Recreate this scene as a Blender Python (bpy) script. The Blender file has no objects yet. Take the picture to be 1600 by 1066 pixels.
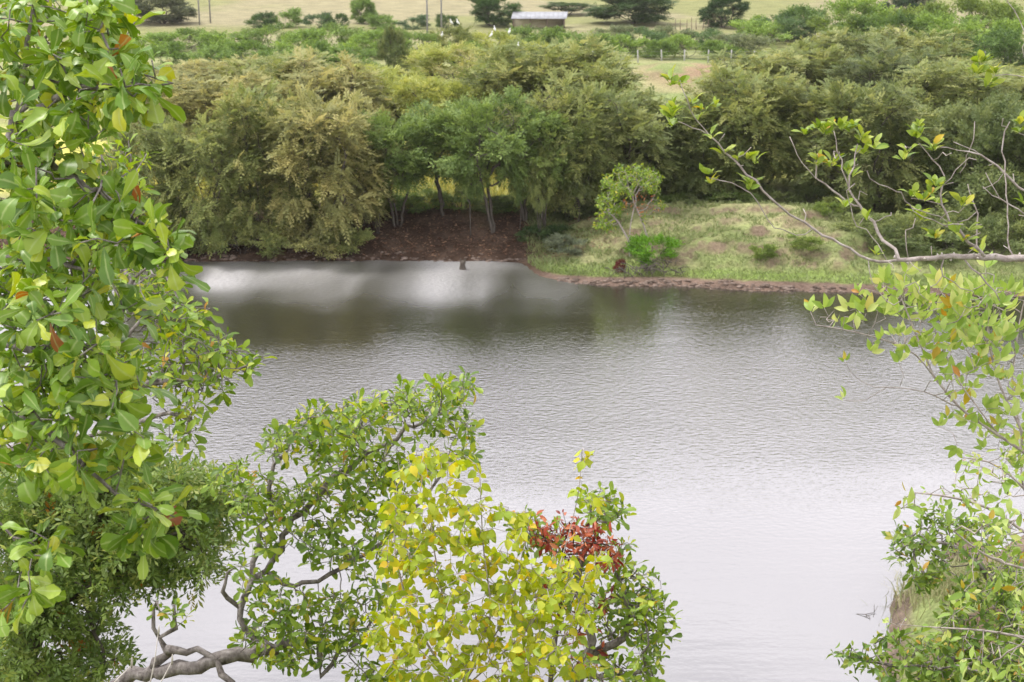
import bpy, math, random
import numpy as np
from mathutils import Matrix, Vector

random.seed(7)
RNG = np.random.default_rng(11)
S = bpy.context.scene
COL = S.collection

# ------------------------------------------------------------------ camera
CAM_H = 20.0
PITCH = math.radians(17.26)
FPX = 2198.0
cam_d = bpy.data.cameras.new('camera')
cam_d.sensor_width = 36.0
cam_d.lens = 36.0 * FPX / 1600.0
cam_d.clip_start = 0.1
cam_d.clip_end = 5000.0
cam_d.dof.use_dof = True
cam_d.dof.focus_distance = 7.5
cam_d.dof.aperture_fstop = 7.0
cam = bpy.data.objects.new('camera', cam_d)
COL.objects.link(cam)
cam.location = (0, 0, CAM_H)
cam.rotation_euler = (math.pi / 2 - PITCH, 0, 0)
S.camera = cam

# ------------------------------------------------------------------ sky, sun, exposure
SUN_EL, SUN_AZ = math.radians(60), math.radians(285)   # azimuth measured clockwise from +Y
world = bpy.data.worlds.new('World')
S.world = world
world.use_nodes = True
wn, wl = world.node_tree.nodes, world.node_tree.links
wn.clear()
w_out = wn.new('ShaderNodeOutputWorld')
w_bg = wn.new('ShaderNodeBackground')
w_bg.inputs['Strength'].default_value = 0.092
w_sky = wn.new('ShaderNodeTexSky')
w_sky.sky_type = 'NISHITA'
w_sky.sun_disc = False
w_sky.sun_elevation = SUN_EL
w_sky.sun_rotation = SUN_AZ
w_sky.dust_density = 2.0
w_tc = wn.new('ShaderNodeTexCoord')
w_map = wn.new('ShaderNodeMapping')
w_map.inputs['Scale'].default_value = (1.6, 1.6, 4.2)
w_noise = wn.new('ShaderNodeTexNoise')
w_noise.inputs['Scale'].default_value = 1.5
w_noise.inputs['Detail'].default_value = 5.0
w_noise.inputs['Roughness'].default_value = 0.5
w_ramp = wn.new('ShaderNodeValToRGB')
w_ramp.color_ramp.elements[0].position = 0.36
w_ramp.color_ramp.elements[0].color = (6.0, 5.85, 6.15, 1)
w_ramp.color_ramp.elements[1].position = 0.66
w_ramp.color_ramp.elements[1].color = (11.5, 11.2, 11.3, 1)
w_mix = wn.new('ShaderNodeMix')
w_mix.data_type = 'RGBA'
w_mix.inputs['Factor'].default_value = 0.92
wl.new(w_tc.outputs['Generated'], w_map.inputs['Vector'])
wl.new(w_map.outputs['Vector'], w_noise.inputs['Vector'])
wl.new(w_noise.outputs['Fac'], w_ramp.inputs['Fac'])
wl.new(w_sky.outputs['Color'], w_mix.inputs['A'])
wl.new(w_ramp.outputs['Color'], w_mix.inputs['B'])
wl.new(w_mix.outputs['Result'], w_bg.inputs['Color'])
wl.new(w_bg.outputs['Background'], w_out.inputs['Surface'])

sun_d = bpy.data.lights.new('sun', 'SUN')
sun_d.energy = 1.5
sun_d.angle = math.radians(10)
sun_d.color = (1.0, 0.96, 0.9)
sun = bpy.data.objects.new('sun', sun_d)
COL.objects.link(sun)
sdir = Vector((math.sin(SUN_AZ) * math.cos(SUN_EL), math.cos(SUN_AZ) * math.cos(SUN_EL), math.sin(SUN_EL)))
sun.rotation_euler = sdir.to_track_quat('Z', 'Y').to_euler()
sun.location = (0, 0, 60)

S.view_settings.view_transform = 'Standard'
S.view_settings.look = 'None'
S.view_settings.gamma = 1.0
S.view_settings.use_curve_mapping = False
S.view_settings.exposure = 1.32

# ------------------------------------------------------------------ pixel <-> place helpers
CP, SP = math.cos(PITCH), math.sin(PITCH)


def ray(px, py):
    a = (px - 800.0) / FPX
    b = (533.0 - py) / FPX
    return np.array([a, CP + b * SP, -SP + b * CP])


def P(px, py, d):
    return np.array([0, 0, CAM_H]) + ray(px, py) * d


def G(px, py, z=0.0):
    r = ray(px, py)
    return np.array([0, 0, CAM_H]) + r * ((z - CAM_H) / r[2])


def at_range(px, py, y):
    r = ray(px, py)
    return np.array([0, 0, CAM_H]) + r * (y / r[1])


def to_px(p):
    p = np.asarray(p, float) - np.array([0, 0, CAM_H])
    dep = p[..., 1] * CP - p[..., 2] * SP
    up = p[..., 1] * SP + p[..., 2] * CP
    dep = np.where(np.abs(dep) < 1e-6, 1e-6, dep)
    return 800 + FPX * p[..., 0] / dep, 533 - FPX * up / dep, dep


# ------------------------------------------------------------------ noise
def _hash(ix, iy, seed):
    h = (ix.astype(np.int64) * 374761393 + iy.astype(np.int64) * 668265263 + seed * 1442695041) & 0x7fffffff
    h = ((h ^ (h >> 13)) * 1274126177) & 0x7fffffff
    return ((h ^ (h >> 16)) & 0xffff) / 65535.0


def vnoise(x, y, seed=0):
    x = np.asarray(x, float); y = np.asarray(y, float)
    ix = np.floor(x); iy = np.floor(y)
    fx = x - ix; fy = y - iy
    fx = fx * fx * (3 - 2 * fx); fy = fy * fy * (3 - 2 * fy)
    a = _hash(ix, iy, seed); b = _hash(ix + 1, iy, seed)
    c = _hash(ix, iy + 1, seed); d = _hash(ix + 1, iy + 1, seed)
    return (a * (1 - fx) + b * fx) * (1 - fy) + (c * (1 - fx) + d * fx) * fy


def fbm(x, y, seed=0, oct=4):
    v = 0; amp = 0.5; tot = 0
    for o in range(oct):
        v = v + amp * vnoise(np.asarray(x) * 2 ** o, np.asarray(y) * 2 ** o, seed + o * 17)
        tot += amp; amp *= 0.5
    return v / tot


def sstep(a, b, x):
    t = np.clip((np.asarray(x, float) - a) / (b - a), 0, 1)
    return t * t * (3 - 2 * t)


# ------------------------------------------------------------------ materials
def mat(name):
    m = bpy.data.materials.new(name)
    m.use_nodes = True
    m.node_tree.nodes.clear()
    return m, m.node_tree.nodes, m.node_tree.links


def ramp_set(node, stops):
    r = node.color_ramp
    while len(r.elements) > 1:
        r.elements.remove(r.elements[-1])
    r.elements[0].position = stops[0][0]
    r.elements[0].color = (*stops[0][1], 1)
    for p, c in stops[1:]:
        e = r.elements.new(p)
        e.color = (*c, 1)


def leaf_mat(name, stops, trans=0.32, rough=0.45, spec=0.4, tint=False, rib=0.0):
    """leaf colour picked by a per-leaf random value; the tree's own object colour tints it where tint is set"""
    m, n, l = mat(name)
    out = n.new('ShaderNodeOutputMaterial')
    at = n.new('ShaderNodeAttribute'); at.attribute_name = 'rnd'
    oi = n.new('ShaderNodeObjectInfo')
    add = n.new('ShaderNodeMath'); add.operation = 'ADD'
    fr = n.new('ShaderNodeMath'); fr.operation = 'FRACT'
    l.new(at.outputs['Fac'], add.inputs[0])
    if tint:
        add.inputs[1].default_value = 0.0
    else:
        l.new(oi.outputs['Random'], add.inputs[1])
    l.new(add.outputs[0], fr.inputs[0])
    rp = n.new('ShaderNodeValToRGB')
    ramp_set(rp, stops)
    l.new(fr.outputs[0], rp.inputs['Fac'])
    col = rp.outputs['Color']
    if tint:
        # ramp is a brightness/tan key: multiply by object colour, blend to tan by object alpha for high keys
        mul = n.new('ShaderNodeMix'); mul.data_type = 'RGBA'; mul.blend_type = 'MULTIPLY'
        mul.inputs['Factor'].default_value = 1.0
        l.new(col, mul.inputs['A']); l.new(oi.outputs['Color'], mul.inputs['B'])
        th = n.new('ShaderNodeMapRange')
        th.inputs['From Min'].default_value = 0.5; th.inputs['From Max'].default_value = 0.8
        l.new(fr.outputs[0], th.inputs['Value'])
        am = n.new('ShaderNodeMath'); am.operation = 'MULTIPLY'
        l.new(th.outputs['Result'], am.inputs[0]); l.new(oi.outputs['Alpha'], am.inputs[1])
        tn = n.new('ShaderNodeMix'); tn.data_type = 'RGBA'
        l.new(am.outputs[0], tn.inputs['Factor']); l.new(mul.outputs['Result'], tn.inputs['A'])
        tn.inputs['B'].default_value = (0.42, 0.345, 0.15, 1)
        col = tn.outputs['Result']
    if rib > 0:
        ra = n.new('ShaderNodeAttribute'); ra.attribute_name = 'rib'
        mr = n.new('ShaderNodeMapRange')
        mr.inputs['From Min'].default_value = 0.80; mr.inputs['From Max'].default_value = 1.0
        mr.inputs['To Max'].default_value = rib
        l.new(ra.outputs['Fac'], mr.inputs['Value'])
        rm = n.new('ShaderNodeMix'); rm.data_type = 'RGBA'
        l.new(mr.outputs['Result'], rm.inputs['Factor']); l.new(col, rm.inputs['A'])
        rm.inputs['B'].default_value = (0.42, 0.5, 0.2, 1)
        col = rm.outputs['Result']
        # blotchy blade
        tc = n.new('ShaderNodeTexCoord'); nz = n.new('ShaderNodeTexNoise')
        nz.inputs['Scale'].default_value = 30.0
        l.new(tc.outputs['Object'], nz.inputs['Vector'])
        hs = n.new('ShaderNodeHueSaturation')
        mv = n.new('ShaderNodeMapRange'); mv.inputs['To Min'].default_value = 0.75; mv.inputs['To Max'].default_value = 1.25
        l.new(nz.outputs['Fac'], mv.inputs['Value']); l.new(mv.outputs['Result'], hs.inputs['Value'])
        l.new(col, hs.inputs['Color']); col = hs.outputs['Color']
        off = n.new('ShaderNodeVectorMath'); off.operation = 'ADD'
        sc3 = n.new('ShaderNodeMath'); sc3.operation = 'MULTIPLY'; sc3.inputs[1].default_value = 50.0
        l.new(oi.outputs['Random'], sc3.inputs[0]); l.new(tc.outputs['Object'], off.inputs[0]); l.new(sc3.outputs[0], off.inputs[1])
        l.new(off.outputs[0], nz.inputs['Vector']); nz.inputs['Scale'].default_value = 3.0; nz.inputs['Detail'].default_value = 4.0
        sp = n.new('ShaderNodeMapRange'); sp.inputs['From Min'].default_value = 0.68; sp.inputs['From Max'].default_value = 0.74; sp.inputs['To Max'].default_value = 0.75
        l.new(nz.outputs['Fac'], sp.inputs['Value'])
        sm = n.new('ShaderNodeMix'); sm.data_type = 'RGBA'; l.new(sp.outputs['Result'], sm.inputs['Factor']); l.new(col, sm.inputs['A']); sm.inputs['B'].default_value = (0.2, 0.14, 0.05, 1)
        col = sm.outputs['Result']
    bs = n.new('ShaderNodeBsdfPrincipled')
    bs.inputs['Roughness'].default_value = rough
    bs.inputs['Specular IOR Level'].default_value = spec
    l.new(col, bs.inputs['Base Color'])
    tr = n.new('ShaderNodeBsdfTranslucent')
    hv = n.new('ShaderNodeHueSaturation')
    hv.inputs['Hue'].default_value = 0.485
    hv.inputs['Saturation'].default_value = 1.12
    hv.inputs['Value'].default_value = 1.5
    l.new(col, hv.inputs['Color']); l.new(hv.outputs['Color'], tr.inputs['Color'])
    mx = n.new('ShaderNodeMixShader'); mx.inputs['Fac'].default_value = trans
    l.new(bs.outputs[0], mx.inputs[1]); l.new(tr.outputs[0], mx.inputs[2])
    l.new(mx.outputs[0], out.inputs['Surface'])
    return m


def simple_mat(name, stops, scale=6.0, rough=0.85, bump=0.3, stretch=(1, 1, 1), detail=6.0, spec=0.3, metal=0.0):
    m, n, l = mat(name)
    out = n.new('ShaderNodeOutputMaterial')
    tc = n.new('ShaderNodeTexCoord'); mp = n.new('ShaderNodeMapping')
    mp.inputs['Scale'].default_value = stretch
    nz = n.new('ShaderNodeTexNoise'); nz.inputs['Scale'].default_value = scale; nz.inputs['Detail'].default_value = detail
    nz.inputs['Roughness'].default_value = 0.62
    rp = n.new('ShaderNodeValToRGB'); ramp_set(rp, stops)
    bs = n.new('ShaderNodeBsdfPrincipled')
    bs.inputs['Roughness'].default_value = rough; bs.inputs['Specular IOR Level'].default_value = spec
    bs.inputs['Metallic'].default_value = metal
    bp = n.new('ShaderNodeBump'); bp.inputs['Strength'].default_value = bump; bp.inputs['Distance'].default_value = 0.03
    l.new(tc.outputs['Object'], mp.inputs['Vector']); l.new(mp.outputs['Vector'], nz.inputs['Vector'])
    l.new(nz.outputs['Fac'], rp.inputs['Fac']); l.new(rp.outputs['Color'], bs.inputs['Base Color'])
    l.new(nz.outputs['Fac'], bp.inputs['Height']); l.new(bp.outputs['Normal'], bs.inputs['Normal'])
    l.new(bs.outputs[0], out.inputs['Surface'])
    return m


M = {}
M['leaf_broad'] = leaf_mat('leaf_broad', [(0.0, (0.085, 0.17, 0.02)), (0.3, (0.135, 0.24, 0.026)), (0.65, (0.195, 0.31, 0.036)),
                                          (0.86, (0.3, 0.4, 0.055)), (0.965, (0.42, 0.47, 0.045)), (0.988, (0.4, 0.36, 0.04)), (0.995, (0.42, 0.16, 0.03)), (1.0, (0.26, 0.1, 0.05))], trans=0.25, rough=0.38, rib=0.55)
M['leaf_mid'] = leaf_mat('leaf_mid', [(0.0, (0.085, 0.155, 0.02)), (0.35, (0.15, 0.245, 0.028)), (0.75, (0.25, 0.355, 0.04)),
                                      (0.93, (0.36, 0.43, 0.05)), (0.99, (0.45, 0.4, 0.045)), (1.0, (0.4, 0.18, 0.04))], trans=0.32)
M['leaf_yellow'] = leaf_mat('leaf_yellow', [(0.0, (0.24, 0.335, 0.03)), (0.4, (0.33, 0.41, 0.035)), (0.8, (0.44, 0.475, 0.04)),
                                            (0.95, (0.56, 0.5, 0.035)), (0.99, (0.62, 0.44, 0.03)), (1.0, (0.6, 0.24, 0.02))], trans=0.36)
M['leaf_red'] = leaf_mat('leaf_red', [(0.0, (0.13, 0.03, 0.025)), (0.3, (0.26, 0.05, 0.03)), (0.5, (0.36, 0.085, 0.05)), (0.8, (0.5, 0.17, 0.085)), (1.0, (0.62, 0.27, 0.13))], trans=0.3)
M['leaf_fine'] = leaf_mat('leaf_fine', [(0.0, (0.1, 0.165, 0.04)), (0.4, (0.155, 0.235, 0.055)), (0.8, (0.225, 0.305, 0.08)),
                                        (0.985, (0.3, 0.33, 0.09)), (0.993, (0.45, 0.22, 0.03)), (1.0, (0.4, 0.16, 0.03))], trans=0.32)
M['leaf_pale'] = leaf_mat('leaf_pale', [(0.0, (0.18, 0.29, 0.05)), (0.4, (0.28, 0.4, 0.085)), (0.75, (0.4, 0.5, 0.15)),
                                        (0.93, (0.5, 0.54, 0.2)), (0.975, (0.42, 0.34, 0.04)), (1.0, (0.42, 0.2, 0.04))], trans=0.34)
M['leaf_thorn'] = leaf_mat('leaf_thorn', [(0.0, (0.12, 0.2, 0.03)), (0.5, (0.22, 0.31, 0.04)), (0.9, (0.36, 0.42, 0.08)), (0.98, (0.45, 0.42, 0.06)), (1.0, (0.55, 0.3, 0.03))], trans=0.34)
M['leaf_bush'] = leaf_mat('leaf_bush', [(0.0, (0.075, 0.145, 0.025)), (0.4, (0.135, 0.22, 0.035)), (0.8, (0.22, 0.31, 0.055)), (0.96, (0.27, 0.35, 0.07)), (1.0, (0.42, 0.26, 0.04))], trans=0.3)
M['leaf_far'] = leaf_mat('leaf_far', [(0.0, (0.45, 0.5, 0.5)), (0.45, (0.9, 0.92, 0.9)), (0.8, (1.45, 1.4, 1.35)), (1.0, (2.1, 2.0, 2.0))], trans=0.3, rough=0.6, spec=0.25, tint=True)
M['bark_grey'] = simple_mat('bark_grey', [(0.3, (0.075, 0.062, 0.056)), (0.5, (0.2, 0.175, 0.165)), (0.7, (0.34, 0.31, 0.295))], scale=22, bump=1.0, stretch=(1, 1, 0.5))
M['bark_pale'] = simple_mat('bark_pale', [(0.3, (0.22, 0.18, 0.165)), (0.55, (0.38, 0.33, 0.31)), (0.75, (0.5, 0.46, 0.44))], scale=30, bump=0.5)
M['bark_dark'] = simple_mat('bark_dark', [(0.3, (0.05, 0.042, 0.034)), (0.6, (0.1, 0.085, 0.07)), (0.8, (0.17, 0.15, 0.13))], scale=5, bump=0.6)
M['bark_far'] = simple_mat('bark_far', [(0.3, (0.055, 0.045, 0.038)), (0.6, (0.11, 0.095, 0.08)), (0.8, (0.19, 0.17, 0.15))], scale=3, bump=0.5)
M['thorn'] = simple_mat('thorn_wood', [(0.3, (0.4, 0.36, 0.33)), (0.7, (0.62, 0.58, 0.54))], scale=40, bump=0.1)
M['grass'] = leaf_mat('grass_blades', [(0.0, (0.13, 0.19, 0.055)), (0.45, (0.185, 0.24, 0.08)), (0.8, (0.25, 0.275, 0.115)), (1.0, (0.34, 0.31, 0.17))], trans=0.15, rough=0.6)
M['grass_dry'] = leaf_mat('grass_dry', [(0.0, (0.38, 0.32, 0.1)), (1.0, (0.55, 0.46, 0.2))], trans=0.25, rough=0.6)
M['litter'] = leaf_mat('litter', [(0.0, (0.06, 0.032, 0.02)), (0.4, (0.15, 0.078, 0.045)), (0.8, (0.25, 0.135, 0.08)), (1.0, (0.36, 0.23, 0.14))], trans=0.05, rough=0.8)
M['rock'] = simple_mat('earth_rock', [(0.3, (0.07, 0.05, 0.04)), (0.5, (0.17, 0.125, 0.1)), (0.7, (0.28, 0.22, 0.185))], scale=2.2, bump=0.9)
M['roof'] = simple_mat('roof_sheet', [(0.3, (0.22, 0.225, 0.25)), (0.7, (0.36, 0.37, 0.4))], scale=1.5, rough=0.5, bump=0.03)
M['timber'] = simple_mat('timber', [(0.3, (0.1, 0.075, 0.055)), (0.7, (0.22, 0.17, 0.13))], scale=8, bump=0.3)
M['concrete'] = simple_mat('pale_post', [(0.3, (0.34, 0.33, 0.31)), (0.7, (0.5, 0.49, 0.47))], scale=8, bump=0.2)
M['pole'] = simple_mat('weathered_pole', [(0.3, (0.2, 0.19, 0.18)), (0.7, (0.3, 0.29, 0.28))], scale=3, bump=0.2)
M['wire'] = simple_mat('wire', [(0.3, (0.3, 0.3, 0.3)), (0.7, (0.4, 0.4, 0.4))], rough=0.5, bump=0.0)
M['wallcream'] = simple_mat('cream_wall', [(0.3, (0.5, 0.44, 0.3)), (0.7, (0.62, 0.56, 0.4))], scale=2, bump=0.1)
M['feather'] = simple_mat('white_feather', [(0.3, (0.78, 0.78, 0.78)), (0.7, (0.86, 0.86, 0.85))], scale=20, bump=0.1)
M['beak'] = simple_mat('beak', [(0.3, (0.5, 0.3, 0.05)), (0.7, (0.6, 0.38, 0.06))], bump=0.0)
M['birdleg'] = simple_mat('bird_leg', [(0.3, (0.04, 0.04, 0.035)), (0.7, (0.07, 0.07, 0.06))], bump=0.0)


# ------------------------------------------------------------------ mesh helpers
def mesh(name, v, f, m=None, rnd=None, rib=None, smooth=True):
    """f: (n,3) or (n,4) int array, or a list of such arrays"""
    fs = f if isinstance(f, list) else [f]
    fs = [np.asarray(x, dtype=np.int32) for x in fs if len(x)]
    v = np.asarray(v, dtype=np.float32).reshape(-1, 3)
    me = bpy.data.meshes.new(name)
    me.vertices.add(len(v)); me.vertices.foreach_set('co', v.ravel())
    nl = sum(x.size for x in fs); npoly = sum(len(x) for x in fs)
    me.loops.add(nl)
    me.loops.foreach_set('vertex_index', np.concatenate([x.ravel() for x in fs]))
    me.polygons.add(npoly)
    tot = np.concatenate([np.full(len(x), x.shape[1], dtype=np.int32) for x in fs])
    st = np.concatenate([[0], np.cumsum(tot)[:-1]]).astype(np.int32)
    me.polygons.foreach_set('loop_start', st)
    me.polygons.foreach_set('loop_total', tot)
    if smooth:
        me.polygons.foreach_set('use_smooth', np.ones(npoly, dtype=bool))
    for nm, arr in (('rnd', rnd), ('rib', rib)):
        if arr is not None:
            a = me.attributes.new(nm, 'FLOAT', 'POINT')
            a.data.foreach_set('value', np.asarray(arr, dtype=np.float32))
    if m is not None:
        me.materials.append(m)
    me.update(calc_edges=True)
    me.validate()
    return me


def obj(name, data, parent=None, kind=None):
    o = bpy.data.objects.new(name, data)
    COL.objects.link(o)
    if parent is not None:
        o.parent = parent
    if kind:
        o['kind'] = kind
    return o


def tag(o, label, cat, group=None, kind=None):
    o['label'] = label; o['category'] = cat
    if group: o['group'] = group
    if kind: o['kind'] = kind
    return o


def thing(name, label, cat, loc, group=None):
    o = bpy.data.objects.new(name, None)
    o.empty_display_size = 0.2
    COL.objects.link(o)
    o.location = [float(c) for c in loc]
    return tag(o, label, cat, group)


def nrm(a):
    a = np.asarray(a, float)
    return a / np.maximum(np.linalg.norm(a, axis=-1, keepdims=True), 1e-9)


def tube(pts, rad, sides=6, cap=True, wob=0.0):
    pts = np.asarray(pts, float); n = len(pts)
    rad = np.broadcast_to(np.asarray(rad, float), (n,))
    t = np.zeros_like(pts)
    t[1:-1] = pts[2:] - pts[:-2]; t[0] = pts[1] - pts[0]; t[-1] = pts[-1] - pts[-2]
    t = nrm(t)
    ref = np.array([0, 0, 1.0]) if abs(t[0][2]) < 0.9 else np.array([1.0, 0, 0])
    u = nrm(np.cross(t[0], ref))
    ang = np.arange(sides) * 2 * math.pi / sides
    vs = []
    for i in range(n):
        u = u - t[i] * np.dot(u, t[i]); u = nrm(u)
        w = np.cross(t[i], u)
        r = rad[i] * (1 + wob * (RNG.random(sides) - 0.5)) if wob else np.full(sides, rad[i])
        vs.append(pts[i] + (np.cos(ang) * r)[:, None] * u + (np.sin(ang) * r)[:, None] * w)
    v = np.concatenate(vs)
    i = np.arange(n - 1)[:, None] * sides; k = np.arange(sides)[None, :]
    k2 = (k + 1) % sides
    q = np.stack([i + k, i + k2, i + sides + k2, i + sides + k], -1).reshape(-1, 4)
    if cap:
        v = np.concatenate([v, pts[-1:] + t[-1] * rad[-1] * 0.6, pts[:1]])
        a = len(v) - 2; b = len(v) - 1
        k = np.arange(sides); k2 = (k + 1) % sides
        base = (n - 1) * sides
        c1 = np.stack([base + k, base + k2, np.full(sides, a), np.full(sides, a)], -1)[:, :3]
        c2 = np.stack([k2, k, np.full(sides, b)], -1)
        return v, q, np.concatenate([c1, c2])
    return v, q, np.zeros((0, 3), int)


class Bag:
    """collects shapes into one mesh"""
    def __init__(self):
        self.v = []; self.q = []; self.t = []; self.n = 0

    def add(self, v, q=None, t=None):
        self.v.append(np.asarray(v, float))
        if q is not None and len(q): self.q.append(np.asarray(q) + self.n)
        if t is not None and len(t): self.t.append(np.asarray(t) + self.n)
        self.n += len(v)

    def tube(self, *a, **k):
        self.add(*tube(*a, **k))

    def box(self, c, s, rz=0.0, rx=0.0):
        c = np.asarray(c, float); h = np.asarray(s, float) / 2
        v = np.array([[x, y, z] for x in (-1, 1) for y in (-1, 1) for z in (-1, 1)], float) * h
        if rx:
            v = v @ np.array([[1, 0, 0], [0, math.cos(rx), math.sin(rx)], [0, -math.sin(rx), math.cos(rx)]])
        if rz:
            v = v @ np.array([[math.cos(rz), math.sin(rz), 0], [-math.sin(rz), math.cos(rz), 0], [0, 0, 1]])
        self.add(v + c, np.array([[0, 1, 3, 2], [4, 6, 7, 5], [0, 4, 5, 1], [2, 3, 7, 6], [0, 2, 6, 4], [1, 5, 7, 3]]))

    def build(self, name, m, origin=(0, 0, 0), smooth=True):
        v = np.concatenate(self.v) - np.asarray(origin, float)
        fs = []
        if self.q: fs.append(np.concatenate(self.q))
        if self.t: fs.append(np.concatenate(self.t))
        return mesh(name, v, fs, m, smooth=smooth)


# ------------------------------------------------------------------ leaves
def leaf_template(shape, W=0.5, rows=6, fold=0.25, curl=0.5, wave=0.04, seed=0, petiole=0.1):
    """unit-long blade along +y, normal +z; three columns: edge, midrib, edge"""
    r = np.random.default_rng(seed)
    t = np.linspace(0, 1, rows)
    if shape == 'obovate':
        w = (t ** 1.15) * np.sqrt(np.clip(1 - t ** 5, 0, 1)) * 1.12 + 0.02
        w[-1] = 0.28
    elif shape == 'ovate':
        w = np.sin(math.pi * np.clip(t, 0, 1) ** 0.72) ** 0.85 + 0.015
    elif shape == 'lance':
        w = np.sin(math.pi * t ** 0.85) ** 1.1 + 0.012
    else:
        w = np.sin(math.pi * t) ** 0.75 + 0.015
    w = w * W / 2
    ang = -curl * (t ** 1.3) + 0.25 * curl
    y = np.concatenate([[0], np.cumsum(np.cos(ang[:-1]) * np.diff(t))])
    z = np.concatenate([[0], np.cumsum(np.sin(ang[:-1]) * np.diff(t))])
    v = []
    for s in (-1, 0, 1):
        zz = z + abs(s) * (fold * w + wave * r.normal(size=rows) * (t > 0))
        twist = r.normal() * 0.05
        v.append(np.stack([s * w * (1 + 0.12 * r.normal(size=rows)), petiole + y, zz + s * twist * t], -1))
    v = np.concatenate(v)
    q = []
    for c in range(2):
        for i in range(rows - 1):
            a = c * rows + i
            q.append([a, a + rows, a + rows + 1, a + 1])
    rib = np.concatenate([np.zeros(rows), np.ones(rows), np.zeros(rows)])
    return v, np.array(q), rib


def stamp(templates, pos, d, n, sc, rnd):
    """put leaf templates at pos with axis d and normal n; returns verts, quads, rnd, rib"""
    pos = np.asarray(pos, float); d = nrm(d)
    x = nrm(np.cross(d, n)); n = np.cross(x, d)
    k = RNG.integers(0, len(templates), len(pos))
    V, Q, R, B = [], [], [], []
    off = 0
    for j, (tv, tq, tb) in enumerate(templates):
        idx = np.nonzero(k == j)[0]
        if not len(idx): continue
        s = sc[idx][:, None, None]
        vv = (tv[None, :, 0:1] * x[idx][:, None, :] + tv[None, :, 1:2] * d[idx][:, None, :] + tv[None, :, 2:3] * n[idx][:, None, :]) * s + pos[idx][:, None, :]
        nv = len(tv)
        qq = tq[None] + (np.arange(len(idx)) * nv)[:, None, None] + off
        V.append(vv.reshape(-1, 3)); Q.append(qq.reshape(-1, tq.shape[1]))
        R.append(np.repeat(rnd[idx], nv)); B.append(np.tile(tb, len(idx)))
        off += nv * len(idx)
    return np.concatenate(V), np.concatenate(Q), np.concatenate(R), np.concatenate(B)


def spray_template(n=9, leaf=0.3, w=0.12, droop=0.4, ang=1.0, seed=0, spread=0.25):
    """a twig of unit length with small leaves on both sides: each leaf a folded four-cornered blade"""
    r = np.random.default_rng(seed)
    V, Q = [], []
    for i in range(n):
        t = (i + 0.6) / n
        p = np.array([0, t, -droop * t * t])
        side = 1 if i % 2 else -1
        a = ang * (0.75 + 0.5 * r.random()) if i < n - 1 else 0.1
        dd = nrm(np.array([side * math.sin(a), math.cos(a), -0.3 * droop + r.normal() * spread]))
        nn = nrm(np.array([r.normal() * spread, r.normal() * spread, 1.0]))
        x = nrm(np.cross(dd, nn))
        L = leaf * (0.75 + 0.5 * r.random()); ww = w * (0.8 + 0.4 * r.random())
        V += [p, p + dd * L * 0.55 + x * ww / 2, p + dd * L, p + dd * L * 0.55 - x * ww / 2]
        Q.append([4 * i, 4 * i + 1, 4 * i + 2, 4 * i + 3])
    V = np.array(V)
    return V, np.array(Q), np.zeros(len(V))


# ------------------------------------------------------------------ branching by space colonisation
def colonize(attr, nodes, parents, step, kill, maxit=140, jit=0.25, up=0.0):
    nodes = [np.asarray(p, float) for p in nodes]; parents = list(parents)
    attr = np.asarray(attr, float)
    arr = np.array(nodes)
    D = np.linalg.norm(attr[:, None] - arr[None], axis=2)
    ni = D.argmin(1); nd = D.min(1)
    alive = nd > kill
    for it in range(maxit):
        a = np.nonzero(alive)[0]
        if not len(a): break
        uq, inv = np.unique(ni[a], return_inverse=True)
        base = np.array([nodes[u] for u in uq])
        acc = np.zeros((len(uq), 3))
        np.add.at(acc, inv, nrm(attr[a] - base[inv]))
        dr = nrm(nrm(acc) + RNG.normal(size=acc.shape) * jit + np.array([0, 0, up]))
        new = base + dr * step
        # drop stuck growth
        ok = np.ones(len(uq), bool)
        for j in range(len(uq)):
            if np.min(np.linalg.norm(np.array(nodes[-400:]) - new[j], axis=1)) < 0.25 * step:
                ok[j] = False
        if not ok.all():
            bad = np.isin(inv, np.nonzero(~ok)[0])
            kk = a[bad]
            alive[kk[RNG.random(len(kk)) < 0.5]] = False
        for j in np.nonzero(ok)[0]:
            nodes.append(new[j]); parents.append(int(uq[j]))
        nn = np.array([new[j] for j in np.nonzero(ok)[0]]).reshape(-1, 3)
        if len(nn):
            D = np.linalg.norm(attr[:, None] - nn[None], axis=2)
            m_ = D.min(1); mi = D.argmin(1) + len(nodes) - len(nn)
            bt = m_ < nd
            nd[bt] = m_[bt]; ni[bt] = mi[bt]
            alive &= nd > kill
    return np.array(nodes), np.array(parents)


def resample(pl, step):
    pl = np.asarray(pl, float)
    seg = np.linalg.norm(np.diff(pl, axis=0), axis=1)
    s = np.concatenate([[0], np.cumsum(seg)])
    n = max(2, int(round(s[-1] / step)) + 1)
    u = np.linspace(0, s[-1], n)
    # Catmull-Rom like smoothing through linear interpolation + one pass of relaxation
    q = np.stack([np.interp(u, s, pl[:, k]) for k in range(3)], -1)
    if n > 3:
        q[1:-1] = 0.5 * q[1:-1] + 0.25 * (q[:-2] + q[2:])
    return q


def skeleton(lines, step, wobble=0.0):
    nodes, par = [], []
    for li, pl in enumerate(lines):
        q = resample(pl, step)
        if wobble:
            q[1:-1] += RNG.normal(size=q[1:-1].shape) * wobble
        if li == 0:
            for i, p in enumerate(q):
                nodes.append(p); par.append(i - 1)
        else:
            d = np.linalg.norm(np.array(nodes) - q[0], axis=1)
            last = int(d.argmin())
            for p in q[1:]:
                nodes.append(p); par.append(last); last = len(nodes) - 1
    return nodes, par


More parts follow.
